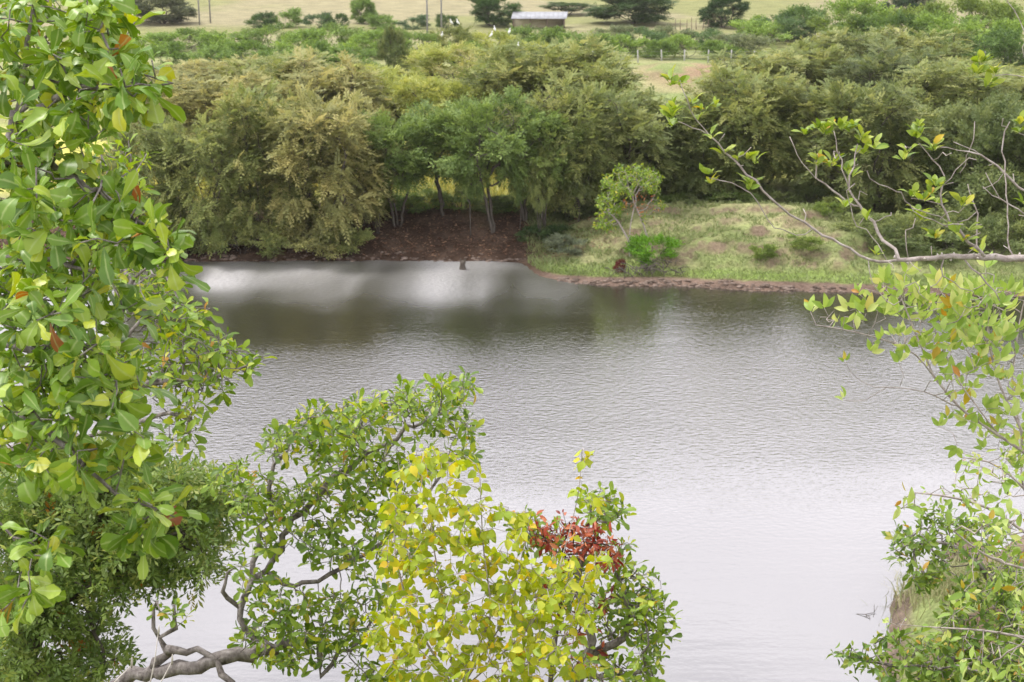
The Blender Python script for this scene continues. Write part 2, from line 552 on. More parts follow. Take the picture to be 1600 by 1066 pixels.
def weights(nodes, par):
    n = len(par)
    ch = [[] for _ in range(n)]
    for i, p in enumerate(par):
        if p >= 0: ch[p].append(i)
    w = np.zeros(n)
    for i in range(n - 1, -1, -1):
        w[i] = 1.0 if not ch[i] else sum(w[c] for c in ch[i])
    return ch, w


def chains(ch, w, root=0):
    out = []
    stack = [(-1, root)]
    while stack:
        p, s = stack.pop()
        c = [p] if p >= 0 else []
        cur = s
        while True:
            c.append(cur)
            if not ch[cur]: break
            k = sorted(ch[cur], key=lambda q: -w[q])
            for q in k[1:]: stack.append((cur, q))
            cur = k[0]
        out.append(c)
    return out


def radii(w, r_tip, r_root, e=0.5):
    return r_tip + (r_root - r_tip) * ((w - 1) / max(w.max() - 1, 1)) ** e


# ------------------------------------------------------------------ terrain
_far = np.array([G(px, py)[:2] for px, py in [(-700, 380), (-300, 393), (0, 402), (200, 407), (400, 409), (600, 407), (760, 409), (812, 412), (826, 420),
                                            (846, 433), (890, 441), (950, 446), (1050, 447), (1150, 452), (1300, 457), (1450, 461), (1600, 463), (2000, 470)]])
_bank = np.array([G(px, py)[:2] for px, py in [(-700, 380), (-300, 393), (0, 402), (200, 407), (400, 409), (600, 407), (760, 409), (840, 406)]] + [[6.0, 84.0], [60.0, 88.0]])
_near = np.array([[-300, 27], [-40, 29], [-12, 31], [0, 31], [6, 30], [9.2, 31], [10.2, 34.5], [10.9, 36.2], [11.5, 38.0], [12.6, 39.3], [14, 40.2], [17, 42.5], [25, 46], [60, 50], [300, 55]], float)


def ground_z(x, y):
    x = np.asarray(x, float); y = np.asarray(y, float)
    wig = (fbm(x * 0.9, y * 0.9, 3, 3) - 0.5) * 0.7
    # far bank under the trees
    s = y - np.interp(x, _bank[:, 0], _bank[:, 1]) + wig
    hb = np.where(s < 0, np.maximum(s * 0.3, -3), 0)
    hb = np.where(s >= 0, np.interp(s, [0, 0.5, 3, 6, 9, 20, 60, 150, 200, 320, 700, 3000], [0.0, 0.28, 0.85, 1.75, 2.2, 2.4, 2.8, 3.0, 3.5, 7.0, 52, 160]), hb)
    # grassy point on the right
    s2 = y - np.interp(x, _far[:, 0], _far[:, 1]) + wig
    hgt = sstep(0.2, 8.5, x) * (1 - 0.62 * sstep(17.5, 24, x))
    lump = (fbm(x * 0.45, y * 0.6, 21, 4) - 0.5)
    step = (fbm(x * 0.55 + 9, y * 1.1, 33, 3))
    terr = 0.22 * (sstep(0.42, 0.47, step) + sstep(0.55, 0.6, step)) * sstep(1.0, 3.0, s2)
    hp = np.interp(s2, [0, 0.35, 1.2, 2.2, 6, 9.5, 11.5, 16, 60], [0.0, 0.2, 0.26, 0.4, 1.45, 2.15, 2.2, 1.2, 1.2]) * (0.22 + 0.78 * hgt) + (terr - 0.22 + lump * 0.5) * sstep(0.8, 3, s2) * hgt
    hp = np.where(s2 < 0, np.maximum(s2 * 0.3, -3), hp)
    far = np.maximum(hb, hp)
    far = far + (fbm(x * 0.12, y * 0.12, 5, 3) - 0.5) * 0.5 * sstep(6, 20, s)
    # mound before the wire fence
    far = far + 1.5 * np.exp(-(((x - 17) / 7.5) ** 2 + ((y - 147) / 9.0) ** 2))
    # slope below the viewer
    sn = np.interp(x, _near[:, 0], _near[:, 1]) - y + (fbm(x * 0.8, y * 0.8, 8, 3) - 0.5) * 0.8
    hn = np.interp(sn, [-10, 0, 0.4, 3, 8, 15, 20, 25, 28, 31, 40, 400], [-3, 0.0, 0.3, 1.1, 3.2, 7.2, 10.7, 14.2, 16.4, 18.35, 19.2, 30])
    hn = hn + (fbm(x * 0.5, y * 0.5, 12, 3) - 0.5) * 0.4 * sstep(0.5, 3, sn) + (fbm(x * 2.2, y * 2.2, 14, 3) - 0.5) * 0.7 * sstep(0.0, 0.6, sn) * (1 - sstep(3, 6, sn))
    return np.maximum(far, hn)


def gz(x, y):
    return float(ground_z(np.array([x]), np.array([y]))[0])


def axis(spec):
    o = []
    for a, b, st in spec:
        o.append(np.arange(a, b, st))
    return np.concatenate(o)


gx = axis([(-900, -300, 60), (-300, -100, 10), (-100, -36, 2.0), (-36, -6, 0.6), (-6, 30, 0.28), (30, 50, 0.8), (50, 110, 2.0), (110, 300, 10), (300, 901, 60)])
gy = axis([(-60, -4, 4), (-4, 28, 1.0), (28, 46, 0.4), (46, 70, 1.5), (70, 74, 0.4), (74, 90, 0.22), (90, 130, 1.0), (130, 170, 1.0), (170, 330, 5), (330, 1000, 30), (1000, 3001, 200)])
XX, YY = np.meshgrid(gx, gy)
ZZ = ground_z(XX, YY)
nx, ny = len(gx), len(gy)
idx = np.arange(nx * ny).reshape(ny, nx)
gq = np.stack([idx[:-1, :-1], idx[:-1, 1:], idx[1:, 1:], idx[1:, :-1]], -1).reshape(-1, 4)
# land cover colour (what grows or lies there)
n1 = fbm(XX * 0.25, YY * 0.25, 41, 4); n2 = fbm(XX * 1.1, YY * 1.4, 42, 4); n3 = fbm(XX * 0.03, YY * 0.05, 43, 4)
sB = YY - np.interp(XX, _bank[:, 0], _bank[:, 1]); sP = YY - np.interp(XX, _far[:, 0], _far[:, 1])


def lerp(a, b, t):
    return a + (b - a) * t[..., None]


c_soil = np.array([0.06, 0.037, 0.026]); c_soil2 = np.array([0.11, 0.073, 0.053]); c_mud = np.array([0.15, 0.105, 0.082])
c_gr = np.array([0.19, 0.225, 0.085]); c_gr2 = np.array([0.26, 0.265, 0.125]); c_lime = np.array([0.17, 0.25, 0.05])
c_yel = np.array([0.42, 0.4, 0.1]); c_tan = np.array([0.255, 0.228, 0.135]); c_tan2 = np.array([0.2, 0.205, 0.085])
gc = np.zeros(XX.shape + (3,)) + lerp(c_gr, c_gr2, sstep(0.35, 0.65, n1))
bank = lerp(c_soil, c_soil2, sstep(0.45, 0.7, n2))
gc = lerp(gc, bank, (1 - sstep(4.5, 7.0, sB + (n1 - 0.5) * 5)) * (1 - sstep(2.5, 6, XX)))
yel = sstep(7.0, 10, sB) * (1 - sstep(22, 40, sB)) * np.maximum(1 - sstep(3, 6, XX), np.exp(-((XX - 17.5) / 2.2) ** 2))
gc = lerp(gc, c_yel[None, None] * (0.75 + 0.5 * n1[..., None]), np.clip(yel * sstep(0.25, 0.5, n1), 0, 1))
far_t = sstep(168, 190, YY + (n3 - 0.5) * 30)
gc = lerp(gc, lerp(c_tan, c_tan2, sstep(0.42, 0.58, n3)), far_t)
gy_, gx_ = np.gradient(ZZ, gy, gx)
slope = np.sqrt(gx_ ** 2 + gy_ ** 2)
pen = (XX > 0.0) & (sP > -1) & (sP < 14) & (YY > 60)
c_pen = lerp(lerp(c_gr2, c_gr, sstep(0.4, 0.6, n1)), np.array([0.2, 0.15, 0.105]) + 0 * gc, np.clip(sstep(0.5, 0.95, slope) * 0.9 + 0.3 * sstep(0.58, 0.7, n2), 0, 1) * sstep(2.2, 3.2, sP))
c_pen = lerp(c_pen, c_lime + 0 * gc, (1 - sstep(2.2, 3.4, sP)) * 0.7)
c_pen = lerp(c_pen, c_mud * (0.7 + 0.6 * n2[..., None]), 1 - sstep(0.8, 1.5, sP + (n2 - 0.5) * 0.8))
gc = lerp(gc, c_pen, np.where(pen, sstep(0.9, 2.6, XX + (n1 - 0.5) * 1.5), 0))
mnd = np.exp(-(((XX - 19) / 6.0) ** 2 + ((YY - 142) / 6.0) ** 2))
gc = lerp(gc, np.array([0.27, 0.19, 0.12]) + 0 * gc, np.clip(mnd * 1.3 * sstep(0.35, 0.6, n1), 0, 1))
nr = YY < 55
c_nr = lerp(c_gr, c_soil2 + 0 * gc, sstep(0.45, 0.6, n1))
sN = np.interp(XX, _near[:, 0], _near[:, 1]) - YY
c_nr = lerp(c_nr, np.array([0.17, 0.13, 0.1]) * (0.3 + 1.4 * n2[..., None]), 1 - sstep(1.2, 2.2, sN))
gc = np.where(nr[..., None], c_nr, gc)

gm = mesh('ground', np.stack([XX, YY, ZZ], -1).reshape(-1, 3), gq)
ca = gm.color_attributes.new('cover', 'FLOAT_COLOR', 'POINT')
ca.data.foreach_set('color', np.concatenate([gc, np.ones(gc.shape[:2] + (1,))], -1).reshape(-1).astype(np.float32))
m, n, l = mat('ground_cover')
o_ = n.new('ShaderNodeOutputMaterial'); b_ = n.new('ShaderNodeBsdfPrincipled'); b_.inputs['Roughness'].default_value = 0.95
b_.inputs['Specular IOR Level'].default_value = 0.1
a_ = n.new('ShaderNodeVertexColor'); a_.layer_name = 'cover'
t_ = n.new('ShaderNodeTexCoord')
z1 = n.new('ShaderNodeTexNoise'); z1.inputs['Scale'].default_value = 5.0; z1.inputs['Detail'].default_value = 8.0; z1.inputs['Roughness'].default_value = 0.7
z2 = n.new('ShaderNodeTexNoise'); z2.inputs['Scale'].default_value = 0.35; z2.inputs['Detail'].default_value = 5.0
l.new(t_.outputs['Object'], z1.inputs['Vector']); l.new(t_.outputs['Object'], z2.inputs['Vector'])
h_ = n.new('ShaderNodeHueSaturation')
r1 = n.new('ShaderNodeMapRange'); r1.inputs['From Min'].default_value = 0.3; r1.inputs['From Max'].default_value = 0.7; r1.inputs['To Min'].default_value = 0.55; r1.inputs['To Max'].default_value = 1.45
r2 = n.new('ShaderNodeMapRange'); r2.inputs['From Min'].default_value = 0.3; r2.inputs['From Max'].default_value = 0.7; r2.inputs['To Min'].default_value = 0.8; r2.inputs['To Max'].default_value = 1.2
l.new(z1.outputs['Fac'], r1.inputs['Value']); l.new(z2.outputs['Fac'], r2.inputs['Value'])
k_ = n.new('ShaderNodeMath'); k_.operation = 'MULTIPLY'
l.new(r1.outputs['Result'], k_.inputs[0]); l.new(r2.outputs['Result'], k_.inputs[1])
l.new(k_.outputs[0], h_.inputs['Value']); l.new(a_.outputs['Color'], h_.inputs['Color'])
l.new(h_.outputs['Color'], b_.inputs['Base Color'])
bp = n.new('ShaderNodeBump'); bp.inputs['Strength'].default_value = 0.8; bp.inputs['Distance'].default_value = 0.12
l.new(z1.outputs['Fac'], bp.inputs['Height']); l.new(bp.outputs['Normal'], b_.inputs['Normal'])
l.new(b_.outputs[0], o_.inputs['Surface'])
gm.materials.append(m)
obj('ground', gm, kind='structure')

# ------------------------------------------------------------------ lake
lx = axis([(-300, -60, 10), (-60, 60, 0.8), (60, 301, 10)])
ly = axis([(20, 100, 0.6)])
LX, LY = np.meshgrid(lx, ly)
li = np.arange(LX.size).reshape(LX.shape)
lq = np.stack([li[:-1, :-1], li[:-1, 1:], li[1:, 1:], li[1:, :-1]], -1).reshape(-1, 4)
lv = np.stack([LX, LY, np.zeros_like(LX)], -1).reshape(-1, 3)
wn1 = fbm(LX * 0.06, LY * 0.14, 61, 3)
# how strongly the wind ruffles each stretch of water
yb = LY + (wn1 - 0.5) * 9 - LX * 0.07
ruf = (0.045 + 0.7 * sstep(37, 54, yb) * (1 - 0.75 * sstep(57, 68, yb))) * (0.6 + 1.0 * fbm(LX * 0.06, LY * 0.4, 66, 4))
wn2 = fbm(LX * 0.55, LY * 0.05, 62, 3)
gust = sstep(65.5, 78, LY + (wn1 - 0.5) * 7 + (wn2 - 0.5) * 5) * (1 - sstep(-1.0, 6.0, LX - (78 - LY) * 0.35 + (wn2 - 0.5) * 4)) * sstep(-28, -14, LX + (wn2 - 0.5) * 8)
gust = gust * (0.6 + 0.7 * fbm(LX * 0.45, LY * 0.12, 67, 2))
ruf = np.maximum(ruf, gust * 0.8)
lm = mesh('lake', lv, lq, rnd=ruf.reshape(-1), rib=gust.reshape(-1))
m, n, l = mat('lake_water')
o_ = n.new('ShaderNodeOutputMaterial')
tc = n.new('ShaderNodeTexCoord'); mp = n.new('ShaderNodeMapping'); mp.inputs['Scale'].default_value = (1.0, 1.7, 1.0)
l.new(tc.outputs['Object'], mp.inputs['Vector'])
z1 = n.new('ShaderNodeTexNoise'); z1.inputs['Scale'].default_value = 3.4; z1.inputs['Detail'].default_value = 3.0; z1.inputs['Roughness'].default_value = 0.55
z2 = n.new('ShaderNodeTexNoise'); z2.inputs['Scale'].default_value = 0.6; z2.inputs['Detail'].default_value = 2.0
mp2 = n.new('ShaderNodeMapping'); mp2.inputs['Scale'].default_value = (0.5, 2.2, 1.0)
l.new(tc.outputs['Object'], mp2.inputs['Vector'])
l.new(mp.outputs['Vector'], z1.inputs['Vector']); l.new(mp2.outputs['Vector'], z2.inputs['Vector'])
at = n.new('ShaderNodeAttribute'); at.attribute_name = 'rnd'
mu = n.new('ShaderNodeMath'); mu.operation = 'MULTIPLY'
l.new(z1.outputs['Fac'], mu.inputs[0]); l.new(at.outputs['Fac'], mu.inputs[1])
ma = n.new('ShaderNodeMath'); ma.operation = 'MULTIPLY_ADD'; ma.inputs[1].default_value = 0.10
l.new(z2.outputs['Fac'], ma.inputs[0]); l.new(mu.outputs[0], ma.inputs[2])
bp = n.new('ShaderNodeBump'); bp.inputs['Strength'].default_value = 1.0; bp.inputs['Distance'].default_value = 0.08
l.new(ma.outputs[0], bp.inputs['Height'])
df = n.new('ShaderNodeBsdfDiffuse'); df.inputs['Color'].default_value = (0.035, 0.034, 0.022, 1)
gl = n.new('ShaderNodeBsdfGlossy'); gl.inputs['Roughness'].default_value = 0.06; gl.inputs['Color'].default_value = (0.97, 0.95, 0.99, 1)
l.new(bp.outputs['Normal'], gl.inputs['Normal'])
fr = n.new('ShaderNodeFresnel'); fr.inputs['IOR'].default_value = 1.7
fm = n.new('ShaderNodeMath'); fm.operation = 'MULTIPLY_ADD'; fm.inputs[1].default_value = 0.6; fm.inputs[2].default_value = 0.33
l.new(fr.outputs[0], fm.inputs[0])
l.new(bp.outputs['Normal'], fr.inputs['Normal'])
mx = n.new('ShaderNodeMixShader')
l.new(fm.outputs[0], mx.inputs['Fac'])
rg_ = n.new('ShaderNodeMath'); rg_.operation = 'MULTIPLY_ADD'; rg_.inputs[1].default_value = 0.24; rg_.inputs[2].default_value = 0.03
rg_.inputs[1].default_value = 0.08
gu = n.new('ShaderNodeAttribute'); gu.attribute_name = 'rib'
r3 = n.new('ShaderNodeMath'); r3.operation = 'MULTIPLY_ADD'; r3.inputs[1].default_value = 0.43
l.new(gu.outputs['Fac'], r3.inputs[0]); l.new(rg_.outputs[0], r3.inputs[2])
f3 = n.new('ShaderNodeMath'); f3.operation = 'MULTIPLY_ADD'; f3.inputs[1].default_value = 0.1; f3.use_clamp = True
l.new(gu.outputs['Fac'], f3.inputs[0]); l.new(fm.outputs[0], f3.inputs[2]); l.new(f3.outputs[0], mx.inputs['Fac'])
l.new(at.outputs['Fac'], rg_.inputs[0]); l.new(r3.outputs[0], gl.inputs['Roughness']); l.new(df.outputs[0], mx.inputs[1]); l.new(gl.outputs[0], mx.inputs[2])
l.new(mx.outputs[0], o_.inputs['Surface'])
lm.materials.append(m)
obj('lake_water', lm, kind='structure')


# ------------------------------------------------------------------ far trees: prototypes
def make_crown(seed, H, R, trunk_h, lobes, n_attr, kind, stems=1, r_root=0.16, step=0.42):
    """unit tree with base at origin; returns (trunk mesh, crown mesh)"""
    global RNG
    RNG = np.random.default_rng(seed)
    att = []
    for k in range(lobes):
        a = k * 2.4 + RNG.random()
        fz = (k + 0.5) / lobes
        zc = trunk_h + (H - trunk_h) * (0.06 + 0.82 * fz)
        rr = R * math.sqrt(max(0.02, 1 - (abs(fz - 0.5) / 0.62) ** 2)) * (0.38 + 0.5 * RNG.random())
        c = np.array([math.cos(a) * rr, math.sin(a) * rr, zc])
        rad = np.array([R * (0.24 + 0.22 * RNG.random())] * 2 + [(H - trunk_h) * (0.09 + 0.09 * RNG.random())])
        u = nrm(RNG.normal(size=(n_attr // lobes, 3))) * (RNG.random((n_attr // lobes, 1)) ** 0.33)
        att.append(c + u * rad)
    att = np.concatenate(att)
    att = att[(att[:, 2] < H) & (att[:, 2] > trunk_h * 0.5)]
    lines = []
    for s_ in range(stems):
        a = RNG.random() * 6.28
        lean = 0.22 * R * (1 if stems > 1 else 0.5)
        b = np.array([math.cos(a) * 0.12 * s_, math.sin(a) * 0.12 * s_, -0.4])
        lines.append([b, b + [math.cos(a) * lean * 0.4, math.sin(a) * lean * 0.4, trunk_h * 0.5 + 0.4], b + [math.cos(a) * lean, math.sin(a) * lean, trunk_h + 0.4]])
    nodes, par = skeleton(lines, step, 0.04)
    nodes, par = colonize(att, nodes, par, step, step * 0.85, jit=0.3)
    ch, w = weights(nodes, par)
    r = radii(w, 0.012, r_root, 0.55)
    bag = Bag()
    for c in chains(ch, w):
        if len(c) < 2: continue
        if r[c[1]] < 0.016 and len(c) < 3: continue
        bag.tube(nodes[c], r[c], 5, cap=False)
    trunk = bag.build('trunk', M['bark_far'])
    tipm = (w <= 3)
    tipm[:len(lines[0])] = False
    tips = np.nonzero(tipm & (nodes[:, 2] > trunk_h * 0.6))[0]
    outd = nrm(nodes[tips] - np.array([0, 0, trunk_h + (H - trunk_h) * 0.35]))
    if kind == 'feather':
        tm = [spray_template(13, 0.27, 0.13, 0.35, 0.85, s, 0.14) for s in range(6)]; per, sc0, dz, nb = 4, 0.85, 0.0, 1.7
    elif kind == 'layer':
        tm = [spray_template(9, 0.36, 0.16, 0.2, 1.0, s, 0.2) for s in range(5)]; per, sc0, dz, nb = 5, 0.72, 0.0, 1.2
    elif kind == 'dense':
        tm = [spray_template(10, 0.34, 0.16, 0.25, 1.0, s, 0.5) for s in range(5)]; per, sc0, dz, nb = 7, 0.62, 0.1, 0.5
    elif kind == 'sparse':
        tm = [spray_template(8, 0.26, 0.1, 0.3, 0.9, s, 0.4) for s in range(5)]; per, sc0, dz, nb = 2, 0.6, 0.0, 0.5
    else:  # shrub
        tm = [spray_template(8, 0.36, 0.2, 0.2, 0.9, s, 0.5) for s in range(5)]; per, sc0, dz, nb = 6, 0.5, 0.35, 0.5
    k = np.repeat(np.arange(len(tips)), per)
    N = len(k)
    pos = nodes[tips][k] + RNG.normal(size=(N, 3)) * 0.16
    od = outd[k] * [1, 1, 0.35 if kind == 'feather' else 1.0]
    d = nrm(od * 0.9 + RNG.normal(size=(N, 3)) * [0.5, 0.5, 0.3] + np.array([0, 0, dz]))
    nn = np.array([0, 0, nb]) + outd[k] * 0.6 + RNG.normal(size=(N, 3)) * 0.35
    tipr = RNG.random(len(tips))
    # neighbouring clumps share a shade
    cl = vnoise(nodes[tips][:, 0] * 0.8 + seed, nodes[tips][:, 1] * 0.8 + nodes[tips][:, 2] * 0.8, seed)
    rnd = np.clip(0.32 * cl[k] + 0.42 * tipr[k] + 0.3 * RNG.random(N), 0, 0.999)
    sc = sc0 * (0.7 + 0.6 * RNG.random(N))
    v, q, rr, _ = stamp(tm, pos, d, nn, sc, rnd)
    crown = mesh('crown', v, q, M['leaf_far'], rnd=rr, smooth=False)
    ext = np.percentile(np.abs(v[:, :2]), 97), np.percentile(v[:, 2], 99.5)
    return trunk, crown, ext


PROTO = {}
for i, sd in enumerate((101, 102, 103, 104)):
    PROTO['feather', i] = make_crown(sd, 8.2, 3.6, 1.15, 22, 880, 'feather', stems=2 if i % 2 else 3, r_root=0.17)
for i, sd in enumerate((111, 112, 113)):
    PROTO['layer', i] = make_crown(sd, 8.2, 3.8, 3.3, 14, 560, 'layer', stems=2 if i else 3, r_root=0.17)
for i, sd in enumerate((121, 122, 123)):
    PROTO['dense', i] = make_crown(sd, 7.0, 3.6, 0.7, 13, 600, 'dense', stems=2, r_root=0.2)
for i, sd in enumerate((131, 132, 133, 134)):
    PROTO['shrub', i] = make_crown(sd, 3.0, 2.3, 0.35, 7, 300, 'shrub', stems=4, r_root=0.06, step=0.34)
PROTO['sparse', 0] = make_crown(141, 8.0, 3.2, 3.0, 6, 240, 'sparse', stems=2, r_root=0.15)
PROTO['sparse', 1] = make_crown(142, 8.0, 3.2, 3.0, 6, 260, 'sparse', stems=2, r_root=0.15)
RNG = np.random.default_rng(5)


def place(name, label, cat, proto, px, D, ytop, wpx, col, tan=0.0, group=None, rz=None):
    tr, cr, ext = PROTO[proto]
    p = at_range(px, 533, D)
    x = p[0] * 1.0
    # lateral position: depth along the axis at ground level
    g = gz(x, D)
    for _ in range(3):
        dep = D * CP - (g + 2 - CAM_H) * SP
        x = (px - 800) / FPX * dep
        g = gz(x, D)
    top = at_range(px, ytop, D)[2]
    H = max(top - g, 0.8)
    o = thing(name, label, cat, (x, D, g), group)
    sz = H / ext[1]; sx = (wpx * dep / FPX / 2) / ext[0]
    o.scale = (sx, sx, sz)
    o.rotation_euler = (0, 0, RNG.random() * 6.28 if rz is None else rz)
    t = obj('trunk', tr, o)
    c = obj('crown', cr, o)
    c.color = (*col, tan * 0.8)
    return o


ORD = ['first', 'second', 'third', 'fourth', 'fifth', 'sixth', 'seventh', 'eighth', 'ninth', 'tenth', 'eleventh', 'twelfth', 'thirteenth', 'fourteenth', 'fifteenth', 'sixteenth', 'seventeenth', 'eighteenth', 'nineteenth', 'twentieth', 'twenty-first', 'twenty-second', 'twenty-third', 'twenty-fourth']

OLV = (0.21, 0.25, 0.082); OLD = (0.175, 0.215, 0.075); GRN = (0.15, 0.22, 0.06); TAN = (0.29, 0.295, 0.115); YG = (0.3, 0.34, 0.09); DRK = (0.125, 0.165, 0.06)
BRT = (0.18, 0.275, 0.06); BR2 = (0.14, 0.22, 0.055); GRY = (0.17, 0.2, 0.1)

front = [  # px, range, top row, width px, proto, colour, tan, look
    (235, 82.4, 190, 130, ('feather', 0), OLD, 0.15, 'dark olive feathery'),
    (320, 81.4, 185, 150, ('feather', 1), OLV, 0.25, 'olive feathery'),
    (410, 82.6, 140, 150, ('feather', 2), OLV, 0.6, 'tan-tipped feathery'),
    (505, 82, 150, 165, ('feather', 3), TAN, 0.5, 'tan-olive drooping'),
    (455, 83.5, 160, 120, ('feather', 0), OLV, 0.3, 'narrow olive'),
    (565, 84.5, 175, 110, ('feather', 2), TAN, 0.3, 'light tan-green'),
    (622, 84.5, 180, 150, ('layer', 0), GRN, 0.1, 'leaning green'),
    (692, 85.5, 165, 170, ('layer', 1), GRN, 0.15, 'broad green layered'),
    (772, 83.5, 150, 180, ('layer', 2), GRN, 0.1, 'many-stemmed green'),
    (822, 85, 130, 130, ('sparse', 0), OLV, 0.5, 'thin greyish'),
    (850, 84.5, 190, 110, ('layer', 0), GRN, 0.2, 'small green'),
    (885, 86, 130, 150, ('feather', 1), OLV, 0.3, 'tall olive'),
    (955, 88, 140, 180, ('feather', 0), OLD, 0.25, 'dark olive'),
]
for k, (px, D, yt, wp, pr, c, tn, look) in enumerate(front):
    place('bank_tree', f'{look} tree, {ORD[k]} from left in front row along far shore', 'tree', pr, px, D, yt, wp, c, tn, 'trees along the far shore')
second = [
    (262, 99, 112, 170, ('feather', 3), TAN, 0.6, 'tan-tipped'),
    (345, 97, 118, 180, ('feather', 2), TAN, 0.5, 'tan-olive'),
    (430, 101, 92, 180, ('feather', 0), OLV, 0.5, 'olive'),
    (515, 98, 90, 190, ('feather', 1), TAN, 0.6, 'tan-tipped'),
    (590, 103, 112, 150, ('layer', 1), YG, 0.3, 'yellow-green'),
    (655, 99, 120, 160, ('layer', 0), YG, 0.4, 'yellow-green'),
    (725, 104, 85, 150, ('sparse', 1), TAN, 0.8, 'thin tan'),
    (735, 97, 130, 140, ('layer', 2), YG, 0.25, 'light green'),
    (800, 99, 82, 170, ('feather', 3), OLV, 0.45, 'olive'),
    (868, 101, 62, 180, ('feather', 2), OLV, 0.4, 'tall olive'),
    (935, 98, 92, 170, ('feather', 0), OLV, 0.3, 'olive'),
    (1000, 96, 150, 150, ('feather', 1), OLD, 0.25, 'dark olive'),
    (1060, 91, 158, 150, ('feather', 3), OLD, 0.2, 'dark olive'),
    (1120, 90.5, 160, 140, ('feather', 2), OLD, 0.25, 'dark olive'),
]
for k, (px, D, yt, wp, pr, c, tn, look) in enumerate(second):
    place('bank_tree', f'{look} tree, {ORD[k]} from left in second row behind far shore', 'tree', pr, px, D, yt, wp, c, tn, 'trees behind the far shore')
third = [
    (285, 124, 96, 120, ('feather', 1), TAN, 0.7, 'tan-brown'),
    (360, 128, 92, 130, ('feather', 0), TAN, 0.5, 'tan-olive'),
    (455, 126, 82, 140, ('feather', 2), OLV, 0.4, 'olive'),
    (560, 122, 100, 120, ('layer', 0), YG, 0.3, 'yellow-green'),
    (690, 124, 72, 130, ('layer', 1), YG, 0.6, 'yellow tan'),
    (755, 122, 76, 130, ('sparse', 0), TAN, 0.8, 'thin tan'),
    (815, 120, 78, 120, ('feather', 3), OLV, 0.4, 'olive'),
    (880, 119, 72, 120, ('feather', 1), OLV, 0.4, 'olive'),
]
for k, (px, D, yt, wp, pr, c, tn, look) in enumerate(third):
    place('scrub_tree', f'{look} tree, {ORD[k]} from left among hindmost trees left of the fence', 'tree', pr, px, D, yt, wp, c, tn, 'hindmost trees left of the fence')
right = [
    (1160, 91, 110, 160, ('feather', 0), OLV, 0.35, 'olive'),
    (1180, 112, 82, 150, ('feather', 2), OLV, 0.5, 'tan-tipped'),
    (1195, 92, 130, 130, ('feather', 1), OLD, 0.3, 'dark olive'),
    (1255, 118, 70, 160, ('feather', 3), OLV, 0.4, 'olive'),
    (1290, 91, 135, 150, ('feather', 2), OLV, 0.35, 'olive'),
    (1335, 122, 50, 170, ('feather', 0), OLD, 0.35, 'dark olive'),
    (1352, 88, 130, 170, ('feather', 3), OLD, 0.3, 'dark olive'),
    (1390, 110, 75, 170, ('feather', 1), DRK, 0.25, 'deep green'),
    (1430, 124, 48, 160, ('feather', 2), OLV, 0.4, 'olive'),
    (1440, 90, 165, 190, ('dense', 0), OLD, 0.2, 'dense dark'),
    (1478, 104, 100, 160, ('feather', 3), OLV, 0.35, 'olive'),
    (1530, 87, 155, 200, ('dense', 1), DRK, 0.15, 'dense deep green'),
    (1545, 114, 98, 150, ('feather', 0), OLV, 0.4, 'olive'),
    (1600, 84, 170, 190, ('dense', 2), DRK, 0.1, 'dense dark'),
    (1612, 106, 110, 150, ('feather', 1), OLV, 0.35, 'olive'),
]
for k, (px, D, yt, wp, pr, c, tn, look) in enumerate(right):
    place('thicket_tree', f'{look} tree, {ORD[k]} from left in thicket behind the grassy point', 'tree', pr, px, D, yt, wp, c, tn, 'trees of the thicket behind the grassy point')
place('dark_conical_tree', 'dark upright pointed tree standing above the paler bushes', 'tree', ('dense', 1), 615, 140, 42, 48, DRK, 0.3)

# field trees at the top
place('field_tree', 'round dark green tree left of the shed', 'tree', ('dense', 0), 768, 210, -8, 80, (0.05, 0.10, 0.026), 0.0)
place('field_tree', 'low flat tree behind the right end of the shed', 'tree', ('layer', 0), 888, 232, 4, 70, (0.06, 0.1, 0.03), 0.0)
place('field_tree', 'widest dark tree in the field right of the shed', 'tree', ('dense', 2), 992, 214, -14, 125, (0.055, 0.095, 0.035), 0.0)
place('field_tree', 'round dark tree behind the small stake fence', 'tree', ('dense', 1), 1130, 208, -6, 74, (0.035, 0.072, 0.024), 0.0)
place('field_tree', 'grey-green spreading tree at the left edge of the field', 'tree', ('dense', 1), 255, 215, -10, 100, (0.075, 0.09, 0.045), 0.0)
place('field_tree', 'narrow green tree rising from the field hedge', 'tree', ('dense', 2), 568, 214, -2, 42, BR2, 0.0)
place('field_tree', 'dark tree cut by the top of the picture at right', 'tree', ('dense', 0), 1425, 222, -20, 90, (0.035, 0.07, 0.03), 0.0)

hedge = [(405, 205, 22, 55), (450, 208, 14, 60), (500, 206, 18, 60), (530, 204, 22, 50), (600, 206, 22, 60), (650, 205, 26, 55), (695, 203, 22, 45)]
hedge = [(px, D, yt - 2 + (k * 7) % 5, wp * 0.8) for k, (px, D, yt, wp) in enumerate(hedge)]
for k, (px, D, yt, wp) in enumerate(hedge):
    place('hedge_shrub', f'{ORD[k]} shrub from left in dark hedge at foot of tan field', 'shrub', ('shrub', k % 4), px, D, yt, wp, [(0.055, 0.1, 0.03), BR2, (0.08, 0.13, 0.06)][k % 3], 0.0, 'hedge at the foot of the field')
bright = [(232, 172, 52, 90), (262, 158, 66, 80), (300, 176, 44, 90), (330, 152, 74, 80), (355, 168, 50, 80), (392, 158, 62, 80), (410, 174, 40, 90), (440, 150, 76, 80), (468, 168, 46, 80), (492, 156, 66, 70), (520, 176, 38, 90),
          (545, 154, 74, 80), (570, 168, 48, 80), (600, 176, 40, 70), (640, 166, 48, 80), (662, 150, 70, 70), (705, 168, 44, 70), (735, 148, 64, 70), (765, 170, 48, 80), (790, 146, 68, 70), (822, 174, 44, 80), (848, 154, 64, 80), (872, 172, 42, 80), (905, 166, 52, 80)]
